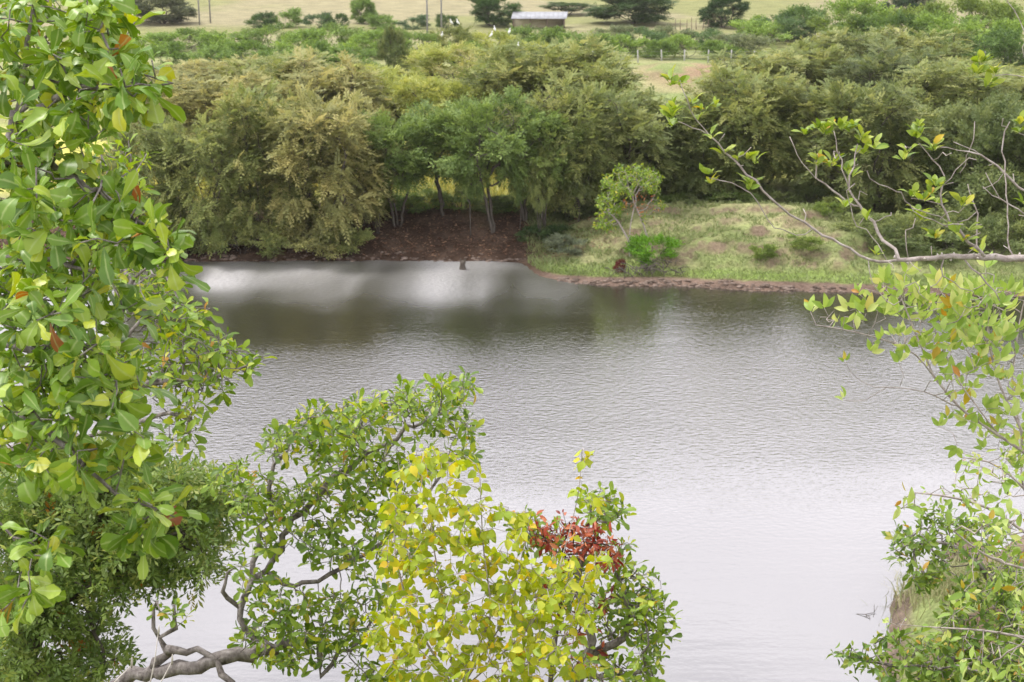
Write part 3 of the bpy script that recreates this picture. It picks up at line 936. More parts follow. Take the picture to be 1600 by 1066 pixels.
for k, (px, D, yt, wp) in enumerate(bright):
    c = [BRT, (0.11, 0.185, 0.04), (0.13, 0.2, 0.05), BR2][(k * 5) % 4]
    if 660 < px < 860: c = [YG, (0.15, 0.18, 0.05), BR2][k % 3]
    place('bright_shrub', f'{ORD[k]} shrub from left in bright green band below the field', 'shrub', ('shrub', (k * 3) % 4), px, D, yt, wp, c, 0.2 if 660 < px < 860 else 0.05, 'bright green shrubs below the field')
behind = [(925, 168, 52, 70), (955, 180, 40, 70), (975, 167, 56, 70), (1005, 174, 44, 70), (1030, 166, 60, 60), (1048, 178, 42, 60), (1070, 167, 54, 70), (1105, 176, 46, 80), (1125, 166, 62, 60), (1160, 170, 52, 80), (1195, 182, 34, 90), (1225, 186, 22, 90)]
for k, (px, D, yt, wp) in enumerate(behind):
    place('fence_shrub', f'{ORD[k]} shrub from left directly behind the white fence posts', 'shrub', ('shrub', (k * 3 + 1) % 4), px, D, yt, wp, [BR2, GRY, BRT, (0.08, 0.14, 0.05)][k % 4], 0.1, 'shrubs behind the fence')
tr_bushes = [(1180, 190, 26, 80), (1265, 188, 10, 110), (1320, 180, 22, 100), (1345, 190, -4, 110), (1390, 176, 20, 110), (1440, 184, 4, 110), (1490, 172, 22, 110), (1525, 186, -6, 120), (1560, 168, 30, 110), (1600, 178, 6, 110), (1510, 158, 52, 80), (1590, 160, 48, 90)]
for k, (px, D, yt, wp) in enumerate(sorted(tr_bushes)):
    place('hill_shrub', f'{ORD[k]} large bush from left on green slope at top right', 'shrub', ('shrub', (k + 2) % 4), px, D, yt, wp, [BRT, (0.09, 0.155, 0.04), (0.14, 0.2, 0.045)][k % 3], 0.05, 'bushes on the top right slope')
# undergrowth below and behind the trees
under = [(255, 83, 372, 70, DRK, 'dark low shrub at the waterline below the leftmost shore tree'),
         (612, 87, 332, 60, GRN, 'green low shrub on bank between the leaning tree and drooping tree'),
         (668, 87.5, 335, 60, GRN, 'green low shrub on the bank right of the leaning tree'),
         (830, 82.5, 372, 60, (0.05, 0.095, 0.03), 'green undergrowth clump at foot of the many-stemmed tree'),
         (862, 83.5, 362, 55, (0.05, 0.095, 0.03), 'green undergrowth clump just left of the grey shrub'),
         (905, 86, 340, 60, DRK, 'dark shrub in shade behind the grey shrub'),
         (1062, 88.5, 300, 80, GRN, 'green shrub behind the crest of the grassy point beside small tree'),
         (1105, 88, 306, 80, (0.17, 0.21, 0.09), 'pale green shrub on the crest of the grassy point'),
         (1145, 88.5, 296, 80, GRN, 'green shrub on the crest right of the pale one'),
         (1188, 89, 292, 80, OLD, 'dark shrub on the crest left of the yellow meadow gap'),
         (1275, 88.5, 290, 80, DRK, 'dark green shrub on the crest right of the yellow gap'),
         (1318, 87, 298, 80, OLD, 'olive shrub near the right end of the grassy crest')]
for k, (px, D, yt, wp, c, lab) in enumerate(under):
    place('undergrowth_shrub', lab, 'shrub', ('shrub', k % 4), px, D, yt, wp, c, 0.1)
edge = [(1352, 81, 338, 90, OLD), (1385, 79, 352, 90, DRK), (1425, 80, 330, 100, OLD), (1470, 78.5, 350, 100, DRK), (1515, 80, 330, 100, OLD), (1560, 78.5, 345, 100, DRK), (1605, 80, 325, 100, OLD)]
for k, (px, D, yt, wp, c) in enumerate(edge):
    place('thicket_shrub', f'{ORD[k]} shrub from left closing thicket foot right of grassy point', 'shrub', ('shrub', (k * 3) % 4), px, D, yt, wp, c, 0.1, 'shrubs at the thicket foot')
over = [(205, 81, 345, 90, OLD), (262, 80.8, 335, 100, OLV), (318, 81, 345, 90, OLD), (372, 80.9, 330, 100, OLV), (428, 81, 342, 100, OLV), (482, 80.9, 335, 100, TAN), (540, 81.2, 348, 80, OLV)]
for k, (px, D, yt, wp, c) in enumerate(over):
    place('overhanging_bush', f'{ORD[k]} olive bush from left overhanging the far waterline', 'shrub', ('shrub', (k * 3 + 2) % 4), px, D, yt, wp, c, 0.3, 'bushes overhanging the far waterline')
saplings = [(590, 83.4, 225, 45, GRN), (735, 83.2, 215, 50, GRN), (812, 83.8, 215, 55, GRN), (842, 83, 235, 45, OLV), (905, 85, 235, 70, OLD)]
for k, (px, D, yt, wp, c) in enumerate(saplings):
    place('bank_sapling', f'{ORD[k]} slender sapling from left on the brown far bank', 'tree', ('layer', k % 3), px, D, yt, wp, c, 0.2, 'slender saplings on the far bank')
low = [(585, 86, 342, 70, GRN), (640, 86.3, 336, 70, (0.16, 0.24, 0.06)), (715, 86.5, 334, 70, GRN), (762, 86, 340, 60, DRK), (805, 86.4, 335, 70, (0.15, 0.23, 0.06))]
for k, (px, D, yt, wp, c) in enumerate(low):
    place('bank_top_shrub', f'{ORD[k]} low green shrub from left along top of brown bank', 'shrub', ('shrub', (k + 1) % 4), px, D, yt, wp, c, 0.05, 'low shrubs along the bank top')
place('grey_shrub', 'pale grey-green shrub at the left foot of the grassy point', 'shrub', ('shrub', 1), 882, 80.5, 370, 62, (0.17, 0.2, 0.13), 0.0)
place('lime_bush', 'bright green bush at the water edge beside the small tree', 'shrub', ('shrub', 2), 1024, 77.6, 366, 78, (0.12, 0.26, 0.025), 0.0)
place('red_plant', 'small dark red plant at the foot of the small tree', 'plant', ('shrub', 0), 968, 76.4, 424, 18, (0.13, 0.035, 0.03), 0.0)
for k, (px, D, yt, wp, lab) in enumerate([(1195, 77.5, 412, 40, 'small green tuft bush low on the grassy point, left of two'), (1262, 77.8, 408, 55, 'small green tuft bush low on the grassy point, right of two'), (1300, 83, 352, 45, 'small leafy clump near the crest under the thorny branch')]):
    place('tuft_bush', lab, 'shrub', ('shrub', k), px, D, yt, wp, (0.16, 0.23, 0.05), 0.2)

# ------------------------------------------------------------------ small tree on the point
RNG = np.random.default_rng(77)


def grow(name, label, cat, base, lines, blobs, step, kill, r_tip, r_root, leaf, bark, rcap=None, rmin=None, e=0.5, wob=0.0, jit=0.3, sides=7, n_parts=24, indiv=300, group=None, w_leaf=1, dens=1.0, up=0.0):
    """foreground plant: hand-laid limbs (pixel, pixel, distance), crown volumes, branching between them, leaves as pieces"""
    L = []
    for i, pl in enumerate(lines):
        pts = [p if len(p) == 4 else tuple(P(*p)) for p in pl]
        pts = [np.array(p[:3], float) for p in pts]
        L.append(([np.asarray(base, float) - [0, 0, 0.3]] + pts) if i == 0 else pts)
    nodes, par = skeleton(L, step, wob)
    n0 = len(nodes)
    cuts = np.cumsum([0] + [len(resample(q, step)) - (0 if i == 0 else 1) for i, q in enumerate(L)])
    if blobs:
        att = []
        for cx, cy, rx, ry, d0, d1, n in blobs:
            n = int(n * dens)
            a = RNG.random(n) * 6.283; q = np.sqrt(RNG.random(n))
            dd = d0 + (d1 - d0) * RNG.random(n)
            att += [P(cx + rx * q[i] * math.cos(a[i]), cy + ry * q[i] * math.sin(a[i]), dd[i]) for i in range(n)]
        nodes, par = colonize(np.array(att), nodes, par, step, kill, jit=jit, up=up)
    else:
        nodes, par = np.array(nodes), np.array(par)
    ch, w = weights(nodes, par)
    r = radii(w, r_tip, r_root, e)
    if rcap:
        r[cuts[1]:] = np.minimum(r[cuts[1]:], rcap)
    for li_, rm_ in (rmin or {}).items():
        a0_, a1_ = cuts[li_], cuts[li_ + 1]
        r[a0_:a1_] = np.maximum(r[a0_:a1_], np.linspace(rm_, rm_ * 0.55, a1_ - a0_))
    root = thing(name, label, cat, base, group)
    o3 = np.asarray(base, float)
    cs = [c for c in chains(ch, w) if len(c) > 1]
    cs.sort(key=lambda c: -r[c[min(1, len(c) - 1)]] * len(c) ** 0.5)
    first = next(c for c in cs if c[0] == 0)
    rest = [c for c in cs if c is not first]

    def tub(bag, c, sd):
        rr = r[c].copy()
        if c is not first and len(rr) > 1: rr[0] = rr[1]
        bag.tube(nodes[c], rr, sd, wob=0.25 if r[c[0]] > 0.02 else 0.1)
    b = Bag(); tub(b, first, sides + 2)
    obj('trunk', b.build('trunk', bark, o3), root)
    for c in rest[:n_parts]:
        b = Bag(); tub(b, c, sides)
        obj('branch', b.build('branch', bark, o3), root)
    if len(rest) > n_parts:
        b = Bag()
        for c in rest[n_parts:]: tub(b, c, 4)
        obj('twigs', b.build('twigs', bark, o3), root, 'stuff')
    # leaves
    pos, d, nn, sc = leaf(nodes, par, ch, w, n0)
    if len(pos):
        put_leaves(root, o3, pos, d, nn, sc, leaf.tm, leaf.mat, indiv)
    return root, nodes, par, r


def put_leaves(root, o3, pos, d, nn, sc, tm, m, indiv, name='leaf', rest_name='foliage', rnd=None):
    pos = np.asarray(pos); d = nrm(d); nn = np.asarray(nn)
    x = nrm(np.cross(d, nn)); nn = np.cross(x, d)
    px, py, dep = to_px(pos)
    inside = (px > -10) & (px < 1610) & (py > -10) & (py < 1076)
    key = np.where(inside, dep, 1e3 + dep)
    order = np.argsort(key)
    k = min(indiv, int(inside.sum()))
    one = order[:k]; rest = order[k:]
    if k:
        mk = m.name + name + root.name
        ms = [mesh(name, v, q, m, rib=b, rnd=np.zeros(len(v))) for v, q, b in tm]
        for i in one:
            o = bpy.data.objects.new(name, ms[int(RNG.integers(len(ms)))])
            COL.objects.link(o); o.parent = root
            p = pos[i] - o3
            s = float(sc[i])
            X, Y, Z = x[i] * s, d[i] * s, nn[i] * s
            o.matrix_basis = Matrix(((X[0], Y[0], Z[0], p[0]), (X[1], Y[1], Z[1], p[1]), (X[2], Y[2], Z[2], p[2]), (0, 0, 0, 1)))
    if len(rest):
        v, q, rr, bb = stamp(tm, pos[rest] - o3, d[rest], nn[rest], sc[rest], RNG.random(len(rest)) if rnd is None else rnd[rest])
        obj(rest_name, mesh(rest_name, v, q, m, rnd=rr, rib=bb), root, 'stuff')


class Rosette:
    """whorls of leaves at twig ends"""
    def __init__(self, tm, m, size, per=7, wl=1, a0=0.7, a1=1.7, droop=0.35, upn=0.9, back=2, jitter=0.02, keep=1.0, skip_init=True, lift=0.0):
        self.__dict__.update(locals()); self.tm = tm; self.mat = m

    def __call__(self, nodes, par, ch, w, n0):
        pos, D, N, Sc = [], [], [], []
        tips = [i for i in range(len(par)) if w[i] <= self.wl and par[i] >= 0 and not (self.skip_init and i < n0 and ch[i])]
        for i in tips:
            if RNG.random() > self.keep: continue
            ax = nrm(nodes[i] - nodes[par[i]])
            ax = nrm(ax + np.array([0, 0, self.lift]))
            is_tip = not ch[i]
            k = self.per if is_tip else max(1, self.per // 3)
            k = int(k * (0.7 + 0.6 * RNG.random()) + 0.5)
            ph = RNG.random() * 6.28
            u = nrm(np.cross(ax, [0.3, 0.2, 1.0])); v = np.cross(ax, u)
            for j in range(k):
                a = ph + j * 2.4
                al = self.a0 + (self.a1 - self.a0) * (j + 0.5) / k + RNG.normal() * 0.3
                rad = u * math.cos(a) + v * math.sin(a)
                dd = ax * math.cos(al) + rad * math.sin(al) + np.array([0, 0, -self.droop * RNG.random()])
                dd = nrm(dd)
                no = ax * math.sin(al) - rad * math.cos(al) * 0.6 + np.array([0, 0, self.upn]) + RNG.normal(size=3) * 0.3
                pos.append(nodes[i] - ax * j * self.jitter + RNG.normal(size=3) * self.jitter * 0.5)
                D.append(dd); N.append(no); Sc.append(self.size * (0.42 + 0.85 * RNG.random() ** 0.8) * (0.6 if j == 0 else 1))
        return np.array(pos), np.array(D), np.array(N), np.array(Sc)


class Hanging(Rosette):
    """leaves alternating along slender stems, blades hanging"""
    def __call__(self, nodes, par, ch, w, n0):
        pos, D, N, Sc = [], [], [], []
        for i in range(len(par)):
            if par[i] < 0 or w[i] > self.wl: continue
            ax = nrm(nodes[i] - nodes[par[i]])
            for j in range(self.per):
                if RNG.random() > self.keep: continue
                t = RNG.random()
                p = nodes[par[i]] * (1 - t) + nodes[i] * t
                h = nrm(RNG.normal(size=3) * [1, 1, 0.25])
                dd = nrm(h + ax * 0.3 + np.array([0, 0, -self.droop * (0.4 + RNG.random())]))
                pos.append(p); D.append(dd)
                N.append(np.array([0, -0.3, self.upn]) + RNG.normal(size=3) * 0.55)
                Sc.append(self.size * (0.6 + 0.6 * RNG.random()))
        return np.array(pos), np.array(D), np.array(N), np.array(Sc)


T_OBO = [leaf_template('obovate', 0.5 + 0.03 * s, 7, 0.05 + 0.05 * (s % 4), 0.1 + 0.2 * s, 0.035, 300 + s) for s in range(8)]
T_OBS = [leaf_template('obovate', 0.58, 5, 0.18, 0.4 + 0.2 * s, 0.02, 320 + s) for s in range(4)]
T_OVA = [leaf_template('ovate', 0.66, 5, 0.18, 0.3 + 0.2 * s, 0.02, 340 + s, petiole=0.18) for s in range(4)]
T_ELL = [leaf_template('elliptic', 0.42, 5, 0.25, 0.3 + 0.2 * s, 0.015, 360 + s) for s in range(4)]
T_LAN = [leaf_template('lance', 0.42, 5, 0.35, 0.25 + 0.2 * s, 0.015, 380 + s) for s in range(4)]
T_RED = [leaf_template('lance', 0.36, 4, 0.4, 0.8, 0.02, 390 + s) for s in range(3)]

# small tree on the point: two thin pale stems, light green crown, a few orange leaves
b0 = G(984, 441, 0.35)
b0 = np.array([b0[0], 77.0, gz(b0[0], 77.0)])
dT = 80.5
rt, nd_, pr_, r_ = grow('point_tree', 'small pale-stemmed tree with light green crown on grassy point', 'tree', b0,
     [[(986, 415, dT), (983, 385, dT), (985, 350, dT), (992, 320, dT)],
      [(985, 380, dT), (965, 345, dT), (950, 330, dT)],
      [(986, 395, dT + .5), (1016, 385, dT + .5), (1005, 350, dT + .5), (990, 315, dT + .5)]],
     [(985, 280, 45, 22, dT - 1.5, dT + 1.5, 110), (955, 310, 25, 30, dT - 1, dT + 1, 60), (1015, 285, 20, 20, dT - 1, dT + 1, 40), (945, 345, 15, 18, dT - 1, dT + 1, 25), (1030, 320, 10, 10, dT, dT + 1, 12)],
     0.3, 0.22, 0.012, 0.07, Rosette(T_OBS, M['leaf_mid'], 0.24, per=14, wl=2, droop=0.2), M['bark_pale'], indiv=0, n_parts=6)
op = np.array([P(1000 + RNG.normal() * 16, 318 + RNG.normal() * 10, dT - 0.5 + RNG.random()) for _ in range(60)])
put_leaves(rt, b0, op, RNG.normal(size=(60, 3)) + [0, 0, -0.6], RNG.normal(size=(60, 3)) + [0, 0, 0.6], 0.2 * (0.6 + 0.7 * RNG.random(60)), T_RED,
           leaf_mat('leaf_orange', [(0, (0.35, 0.13, 0.05)), (1, (0.5, 0.24, 0.1))]), 0, rest_name='orange_leaves')

# ------------------------------------------------------------------ shed, poles, fences, birds
def rng_pos(px, D, dz=0.0):
    g = gz((px - 800) / FPX * D, D)
    dep = D * CP - (g - CAM_H) * SP
    x = (px - 800) / FPX * dep
    return np.array([x, D, gz(x, D) + dz])


sb = rng_pos(841, 206)
shed = thing('field_shed', 'open shed with pale metal roof at the edge of the tan field', 'shed', sb)
sw, sd_, z0, z1 = 7.9, 3.4, 1.5, 2.25
for k in range(12):
    bag = Bag()
    x0 = -sw / 2 + k * sw / 12
    pr = []
    for j in range(7):
        xx = x0 + (sw / 12 - 0.015) * j / 6
        zz = 0.025 * math.cos(j * math.pi)
        pr.append((xx, zz))
    v = []
    for (xx, zz) in pr:
        v += [[xx + 0.05, -sd_ / 2, z0 + zz], [xx + 0.35, sd_ / 2 - 0.4, z1 + zz], [xx + 0.05, -sd_ / 2, z0 + zz - 0.03], [xx + 0.35, sd_ / 2 - 0.4, z1 + zz - 0.03]]
    q = []
    for j in range(6):
        a = 4 * j; b = a + 4
        q += [[a, b, b + 1, a + 1], [a + 2, a + 3, b + 3, b + 2], [a, a + 2, b + 2, b], [a + 1, b + 1, b + 3, a + 3]]
    q += [[0, 1, 3, 2], [24, 26, 27, 25]]
    bag.add(np.array(v), np.array(q))
    obj('roof_panel', bag.build('roof_panel', M['roof'], smooth=False), shed)
for xx in (-3.6, -1.2, 1.2, 3.6):
    for yy, hh in ((-1.55, 1.45), (1.2, 2.0)):
        bag = Bag(); bag.tube([[xx, yy, -0.3], [xx + 0.03, yy, hh]], [0.09, 0.07], 6)
        obj('post', bag.build('post', M['timber']), shed)
for yy, hh in ((-1.55, 1.42), (1.2, 2.0)):
    bag = Bag(); bag.box((0, yy, hh), (7.5, 0.1, 0.12))
    obj('beam', bag.build('beam', M['timber'], smooth=False), shed)
bag = Bag(); bag.box((0, 1.35, 0.6), (7.3, 0.1, 1.6)); obj('back_wall', bag.build('back_wall', M['wallcream'], smooth=False), shed)
bag = Bag(); bag.box((3.72, -0.1, 0.75), (0.1, 2.6, 1.7)); obj('end_wall', bag.build('end_wall', M['timber'], smooth=False), shed)

for px, D, lab, h in [(312, 212, 'left of two thin poles at the upper left field edge', 9), (329, 216, 'right of two thin poles at the upper left field edge', 9),
                      (668, 178, 'thin pole left of the perched egret, nearer of the middle two', 9.5), (690, 186, 'thin pole rising behind the perched egret', 9.5)]:
    p = rng_pos(px, D)
    o = thing('utility_pole', lab, 'pole', p, 'thin field poles')
    bag = Bag(); bag.tube([[0, 0, -0.5], [0.02, 0, h * 0.5], [-0.05, 0, h]], [0.12, 0.105, 0.085], 8)
    obj('shaft', bag.build('shaft', M['pole']), o)
    bag = Bag(); bag.box((-0.05, 0, h - 0.5), (1.6, 0.1, 0.12)); obj('crossarm', bag.build('crossarm', M['timber'], smooth=False), o)
    for xx in (-0.7, 0.0, 0.6):
        bag = Bag(); bag.tube([[xx, 0, h - 0.46], [xx, 0, h - 0.36], [xx, 0, h - 0.3]], [0.03, 0.06, 0.04], 8)
        obj('insulator', bag.build('insulator', M['concrete']), o)

fp = [rng_pos(px, 160.5) for px in (890, 926, 961, 997, 1034, 1069, 1106, 1142, 1178, 1214, 1250, 1286, 1322, 1358, 1394, 1430, 1466, 1502, 1517 + 21, 1574, 1610)]
fence = thing('wire_fence', 'wire fence of pale posts behind the small earth mound', 'fence', fp[4])
for p in fp:
    bag = Bag(); ln = RNG.normal() * 0.03
    bag.tube([[0, 0, -0.3], [ln, 0, 0.7], [ln * 2, 0, 1.42]], [0.095, 0.09, 0.08], 6, wob=0.1)
    o = obj('post', bag.build('post', M['concrete']), fence); o.location = p - fp[4]
for hh in (0.45, 0.85, 1.25):
    bag = Bag(); bag.tube([p - fp[4] + [0, -0.1, hh] for p in fp], 0.006, 4)
    obj('wire', bag.build('wire', M['wire']), fence)
sp_ = [rng_pos(px, 203) for px in (1056, 1063, 1073, 1081, 1088, 1098, 1106)]
stk = thing('stake_fence', 'row of thin crooked stakes in front of round field tree', 'fence', sp_[3])
for p in sp_:
    bag = Bag(); ln = RNG.normal() * 0.08
    bag.tube([[0, 0, -0.2], [ln, 0, 0.8], [ln * 1.4, 0, 1.35 + RNG.random() * 0.4]], [0.06, 0.05, 0.04], 5, wob=0.2)
    o = obj('stake', bag.build('stake', M['timber']), stk); o.location = p - sp_[3]

egrets = [(705, 40, 158, 1, 'white egret, left of the pair right of the poles'), (715, 40, 158.5, 1, 'white egret, right of the pair right of the poles'),
          (691, 60, 150, 0, 'white egret perched upright at the foot of a thin pole'), (768, 60, 146, 1, 'white egret leaning, lower one below the round tree'),
          (773, 51, 150, 0, 'white egret upright, upper one below the round tree'), (796, 55, 149, 0, 'tall white egret upright below left end of shed'),
          (809, 79, 121, 1, 'white egret hunched lowest of all on olive tree top')]
for px, py, D, lean, lab in egrets:
    p = at_range(px, py, D)
    e = thing('egret', lab, 'bird', p, 'egrets perched on the bushes')
    e.rotation_euler = (0, 0, RNG.random() * 6.28)
    k = 0.5 if lean else 0.25
    path = np.array([[-0.26 * k * 2, 0, 0.16], [-0.16 * k * 2, 0, 0.22], [-0.06, 0, 0.31], [0.02, 0, 0.40], [0.06, 0, 0.47], [0.035, 0, 0.54], [0.03, 0, 0.61], [0.06, 0, 0.665], [0.11, 0, 0.675], [0.15, 0, 0.665]])
    rad = np.array([0.02, 0.07, 0.115, 0.115, 0.075, 0.045, 0.036, 0.045, 0.045, 0.018])
    bag = Bag(); bag.tube(path, rad, 10); obj('body', bag.build('body', M['feather']), e)
    bag = Bag(); bag.tube([[0.145, 0, 0.665], [0.2, 0, 0.658], [0.25, 0, 0.65]], [0.016, 0.01, 0.003], 6); obj('beak', bag.build('beak', M['beak']), e)
    for sgn in (-1, 1):
        bag = Bag(); bag.tube([[-0.03, 0.035 * sgn, 0.28], [-0.01, 0.035 * sgn, 0.12], [-0.03, 0.035 * sgn, -0.12]], [0.014, 0.011, 0.01], 5)
        obj('leg', bag.build('leg', M['birdleg']), e)

# stump standing in the water by the far shore
p = G(723, 421)
o = thing('stump', 'dark broken stump standing in the water near the far shore', 'stump', p)
bag = Bag()
a = np.arange(10) * 0.6283
rows = [(-0.4, .2), (0.0, .19), (0.2, .16), (0.32, .15), (0.45, .17)]
bag.tube([[0, 0, z] for z, _ in rows], [r_ for _, r_ in rows], 10, wob=0.35)
obj('stem', bag.build('stem', M['bark_dark'], smooth=False), o)
for dx in (-0.1, 0.06, 0.12):
    bag = Bag(); bag.tube([[dx, 0, 0.35], [dx * 1.2, 0.02, 0.55 + RNG.random() * 0.12]], [0.06, 0.012], 5); obj('splinter', bag.build('splinter', M['bark_dark']), o)

# dry root tangle at the edge of the point
p = rng_pos(1015, 75.9); p[2] = 0.25
rt_ = thing('root_tangle', 'pale tangle of dry roots at the water edge below lime bush', 'roots', p)
for k in range(60):
    s = np.array([RNG.normal() * 1.0, RNG.normal() * 0.25, 0.15 + RNG.random() * 0.5])
    dd = nrm(RNG.normal(size=3) * [1, 0.5, 0.6] + [0, -0.4, -0.3])
    ln = 0.4 + RNG.random() * 0.7
    bag = Bag(); bag.tube([s, s + dd * ln * 0.5 + RNG.normal(size=3) * 0.08, s + dd * ln + [0, 0, -0.15]], [0.03, 0.024, 0.01], 5)
    obj('root', bag.build('root', M['bark_far']), rt_)

# ------------------------------------------------------------------ grass, litter, shore stones (uncountable)
def blades(xy, h, wdt, rng, lean=0.5):
    n_ = len(xy)
    z = ground_z(xy[:, 0], xy[:, 1])
    b = np.stack([xy[:, 0], xy[:, 1], z - 0.03], -1)
    a = rng.random(n_) * 6.283
    side = np.stack([np.cos(a), np.sin(a), np.zeros(n_)], -1) * (wdt * (0.6 + 0.8 * rng.random(n_)))[:, None]
    dr = np.stack([rng.normal(size=n_) * lean, rng.normal(size=n_) * lean, np.ones(n_)], -1) * (h * (0.5 + rng.random(n_)))[:, None]
    v = np.stack([b - side, b + side, b + dr * 0.6 + side * 0.6, b + dr * 0.6 - side * 0.6, b + dr + dr * [0.4, 0.4, -0.1]], 1)
    o = (np.arange(n_) * 5)[:, None]
    return v.reshape(-1, 3), o + np.array([[0, 1, 2, 3]]), o + np.array([[3, 2, 4]])


rg = np.random.default_rng(91)
xy = np.stack([rg.uniform(0.9, 34, 62000), rg.uniform(73.5, 90, 62000)], -1)
s2 = xy[:, 1] - np.interp(xy[:, 0], _far[:, 0], _far[:, 1])
den = fbm(xy[:, 0] * 0.8, xy[:, 1] * 1.0, 71, 3)
e_ = 0.25
slp = np.abs(ground_z(xy[:, 0], xy[:, 1] + e_) - ground_z(xy[:, 0], xy[:, 1] - e_)) / (2 * e_)
keep = (s2 > 1.0) & (den + 0.25 * (s2 < 3) > 0.45) & (slp < 0.75)
xy = xy[keep]; hh = 0.09 + 0.22 * fbm(xy[:, 0] * 0.5, xy[:, 1] * 0.5, 72, 3) + 0.24 * (1 - sstep(4, 9, xy[:, 0])) * fbm(xy[:, 0] * 0.9, xy[:, 1] * 0.9, 74, 2)
v, q, t = blades(xy, hh, np.full(len(xy), 0.022), rg)
obj('point_grass', mesh('point_grass', v, [q, t], M['grass'], rnd=np.repeat(np.clip(0.55 * fbm(xy[:, 0] * 0.5, xy[:, 1] * 0.5, 73, 3) + 0.5 * rg.random(len(xy)), 0, 0.99), 5)), kind='stuff')
tag(bpy.data.objects['point_grass'], 'short green and straw grass covering the grassy point', 'grass', kind='stuff')
xy = np.stack([rg.uniform(-32, 4, 20000), rg.uniform(86.5, 102, 20000)], -1)
v, q, t = blades(xy, np.full(len(xy), 0.5), np.full(len(xy), 0.03), rg)
tag(obj('meadow_grass', mesh('meadow_grass', v, [q, t], leaf_mat('meadow', [(0, (0.2, 0.26, 0.05)), (0.5, (0.4, 0.38, 0.09)), (1, (0.55, 0.48, 0.14))]), rnd=np.repeat(rg.random(len(xy)), 5)), kind='stuff'),
    'tall yellow-green meadow grass seen between the shore trunks', 'grass', kind='stuff')
xy = np.stack([rg.uniform(-32, 6, 9000), rg.uniform(79.8, 87.5, 9000)], -1)
z = ground_z(xy[:, 0], xy[:, 1]); kp = z > 0.12; xy = xy[kp]; z = z[kp]
n_ = len(xy)
v, q, rr, bb = stamp(T_RED, np.stack([xy[:, 0], xy[:, 1], z + 0.03], -1), rg.normal(size=(n_, 3)) * [1, 1, 0.15], rg.normal(size=(n_, 3)) * 0.35 + [0, 0, 1], 0.16 * (0.6 + rg.random(n_)), rg.random(n_))
tag(obj('leaf_litter', mesh('leaf_litter', v, q, M['litter'], rnd=rr, rib=bb), kind='stuff'), 'brown fallen leaves covering the far bank', 'leaf litter', kind='stuff')


def lump(seed, flat=0.7, n1=10, n2=7, rough=0.28):
    r = np.random.default_rng(seed)
    vs = []
    for i in range(n2):
        ph = -math.pi / 2 + math.pi * i / (n2 - 1)
        for j in range(n1):
            th = 2 * math.pi * j / n1
            k = 1 + rough * r.normal()
            vs.append([math.cos(ph) * math.cos(th) * k, math.cos(ph) * math.sin(th) * k, math.sin(ph) * flat * (1 + rough * 0.6 * r.normal())])
    q = []
    for i in range(n2 - 1):
        for j in range(n1):
            q.append([i * n1 + j, i * n1 + (j + 1) % n1, (i + 1) * n1 + (j + 1) % n1, (i + 1) * n1 + j])
    return np.array(vs), np.array(q)


bag = Bag()
LU = [lump(s, 0.55, 6, 4) for s in range(5)]
for k in range(900):
    x = rg.uniform(2.4, 34) if k % 3 else rg.uniform(-28, 3)
    ys = np.interp(x, _far[:, 0], _far[:, 1]) if x > 2.6 else np.interp(x, _bank[:, 0], _bank[:, 1])
    y = ys + rg.uniform(-0.3, 0.2) + 0.9 * float(vnoise(x * 0.7, 3.0, 5)) * rg.random()
    s = 0.05 + 0.11 * rg.random() ** 2
    v_, q_ = LU[k % 5]
    bag.add(v_ * s * [1.4, 1, 1] + [x, y, gz(x, y) + s * 0.1], q_)
tag(obj('shore_stones', bag.build('shore_stones', M['rock'], smooth=False), kind='stuff'), 'small clods and stones along the far waterline', 'stones', kind='stuff')

# near bank on the right: earth lumps
for k, (px, py, wpx, zz, lab) in enumerate([(1512, 862, 62, 0.25, 'brown earth mound sticking out of the water, farthest on the right'), (1440, 950, 56, 0.35, 'eroded earth lump at tip of the near right bank'),
                                       (1462, 966, 66, 0.5, 'broad eroded earth lump behind the bank tip lump'), (1445, 985, 52, 0.35, 'eroded earth lump below the bank tip, nearest the bottom'), (1500, 985, 60, 0.5, 'earth lump half hidden under the lower right bush')]):
    p = G(px, py, zz * 0.4)
    dep = to_px(p)[2]
    s = wpx * dep / FPX / 2
    v_, q_ = lump(500 + k, 0.5, 22, 14, 0.13)
    ang = RNG.random() * 3
    nzv = fbm(v_[:, 0] * 3 + k * 7, v_[:, 2] * 5 + v_[:, 1] * 3, 88, 4)
    v_ = v_ * (0.5 + 1.0 * nzv)[:, None]
    bag = Bag(); bag.add(v_ * s * [1.1, 1.0, 0.9], q_)
    o = tag(obj('earth_lump', bag.build('earth_lump', M['rock'], smooth=False)), lab, 'earth lump', 'earth lumps on the near right bank')
    o.location = p
xy = G(1495, 925, 0.8)[:2] + rg.normal(size=(2600, 2)) * [0.75, 1.1]
v, q, t = blades(xy, np.full(len(xy), 0.55), np.full(len(xy), 0.014), rg, 0.35)
tag(obj('bank_grass', mesh('bank_grass', v, [q, t], M['grass'], rnd=np.repeat(0.3 * rg.random(len(xy)), 5)), kind='stuff'), 'soft green grass tuft on the near right bank', 'grass', kind='stuff')

# ------------------------------------------------------------------ foreground plants
def base_at(px, d, dx=0.0):
    p = P(px, 1066, d)
    x = p[0] + dx; y = p[1]
    return np.array([x, y, gz(x, y)])


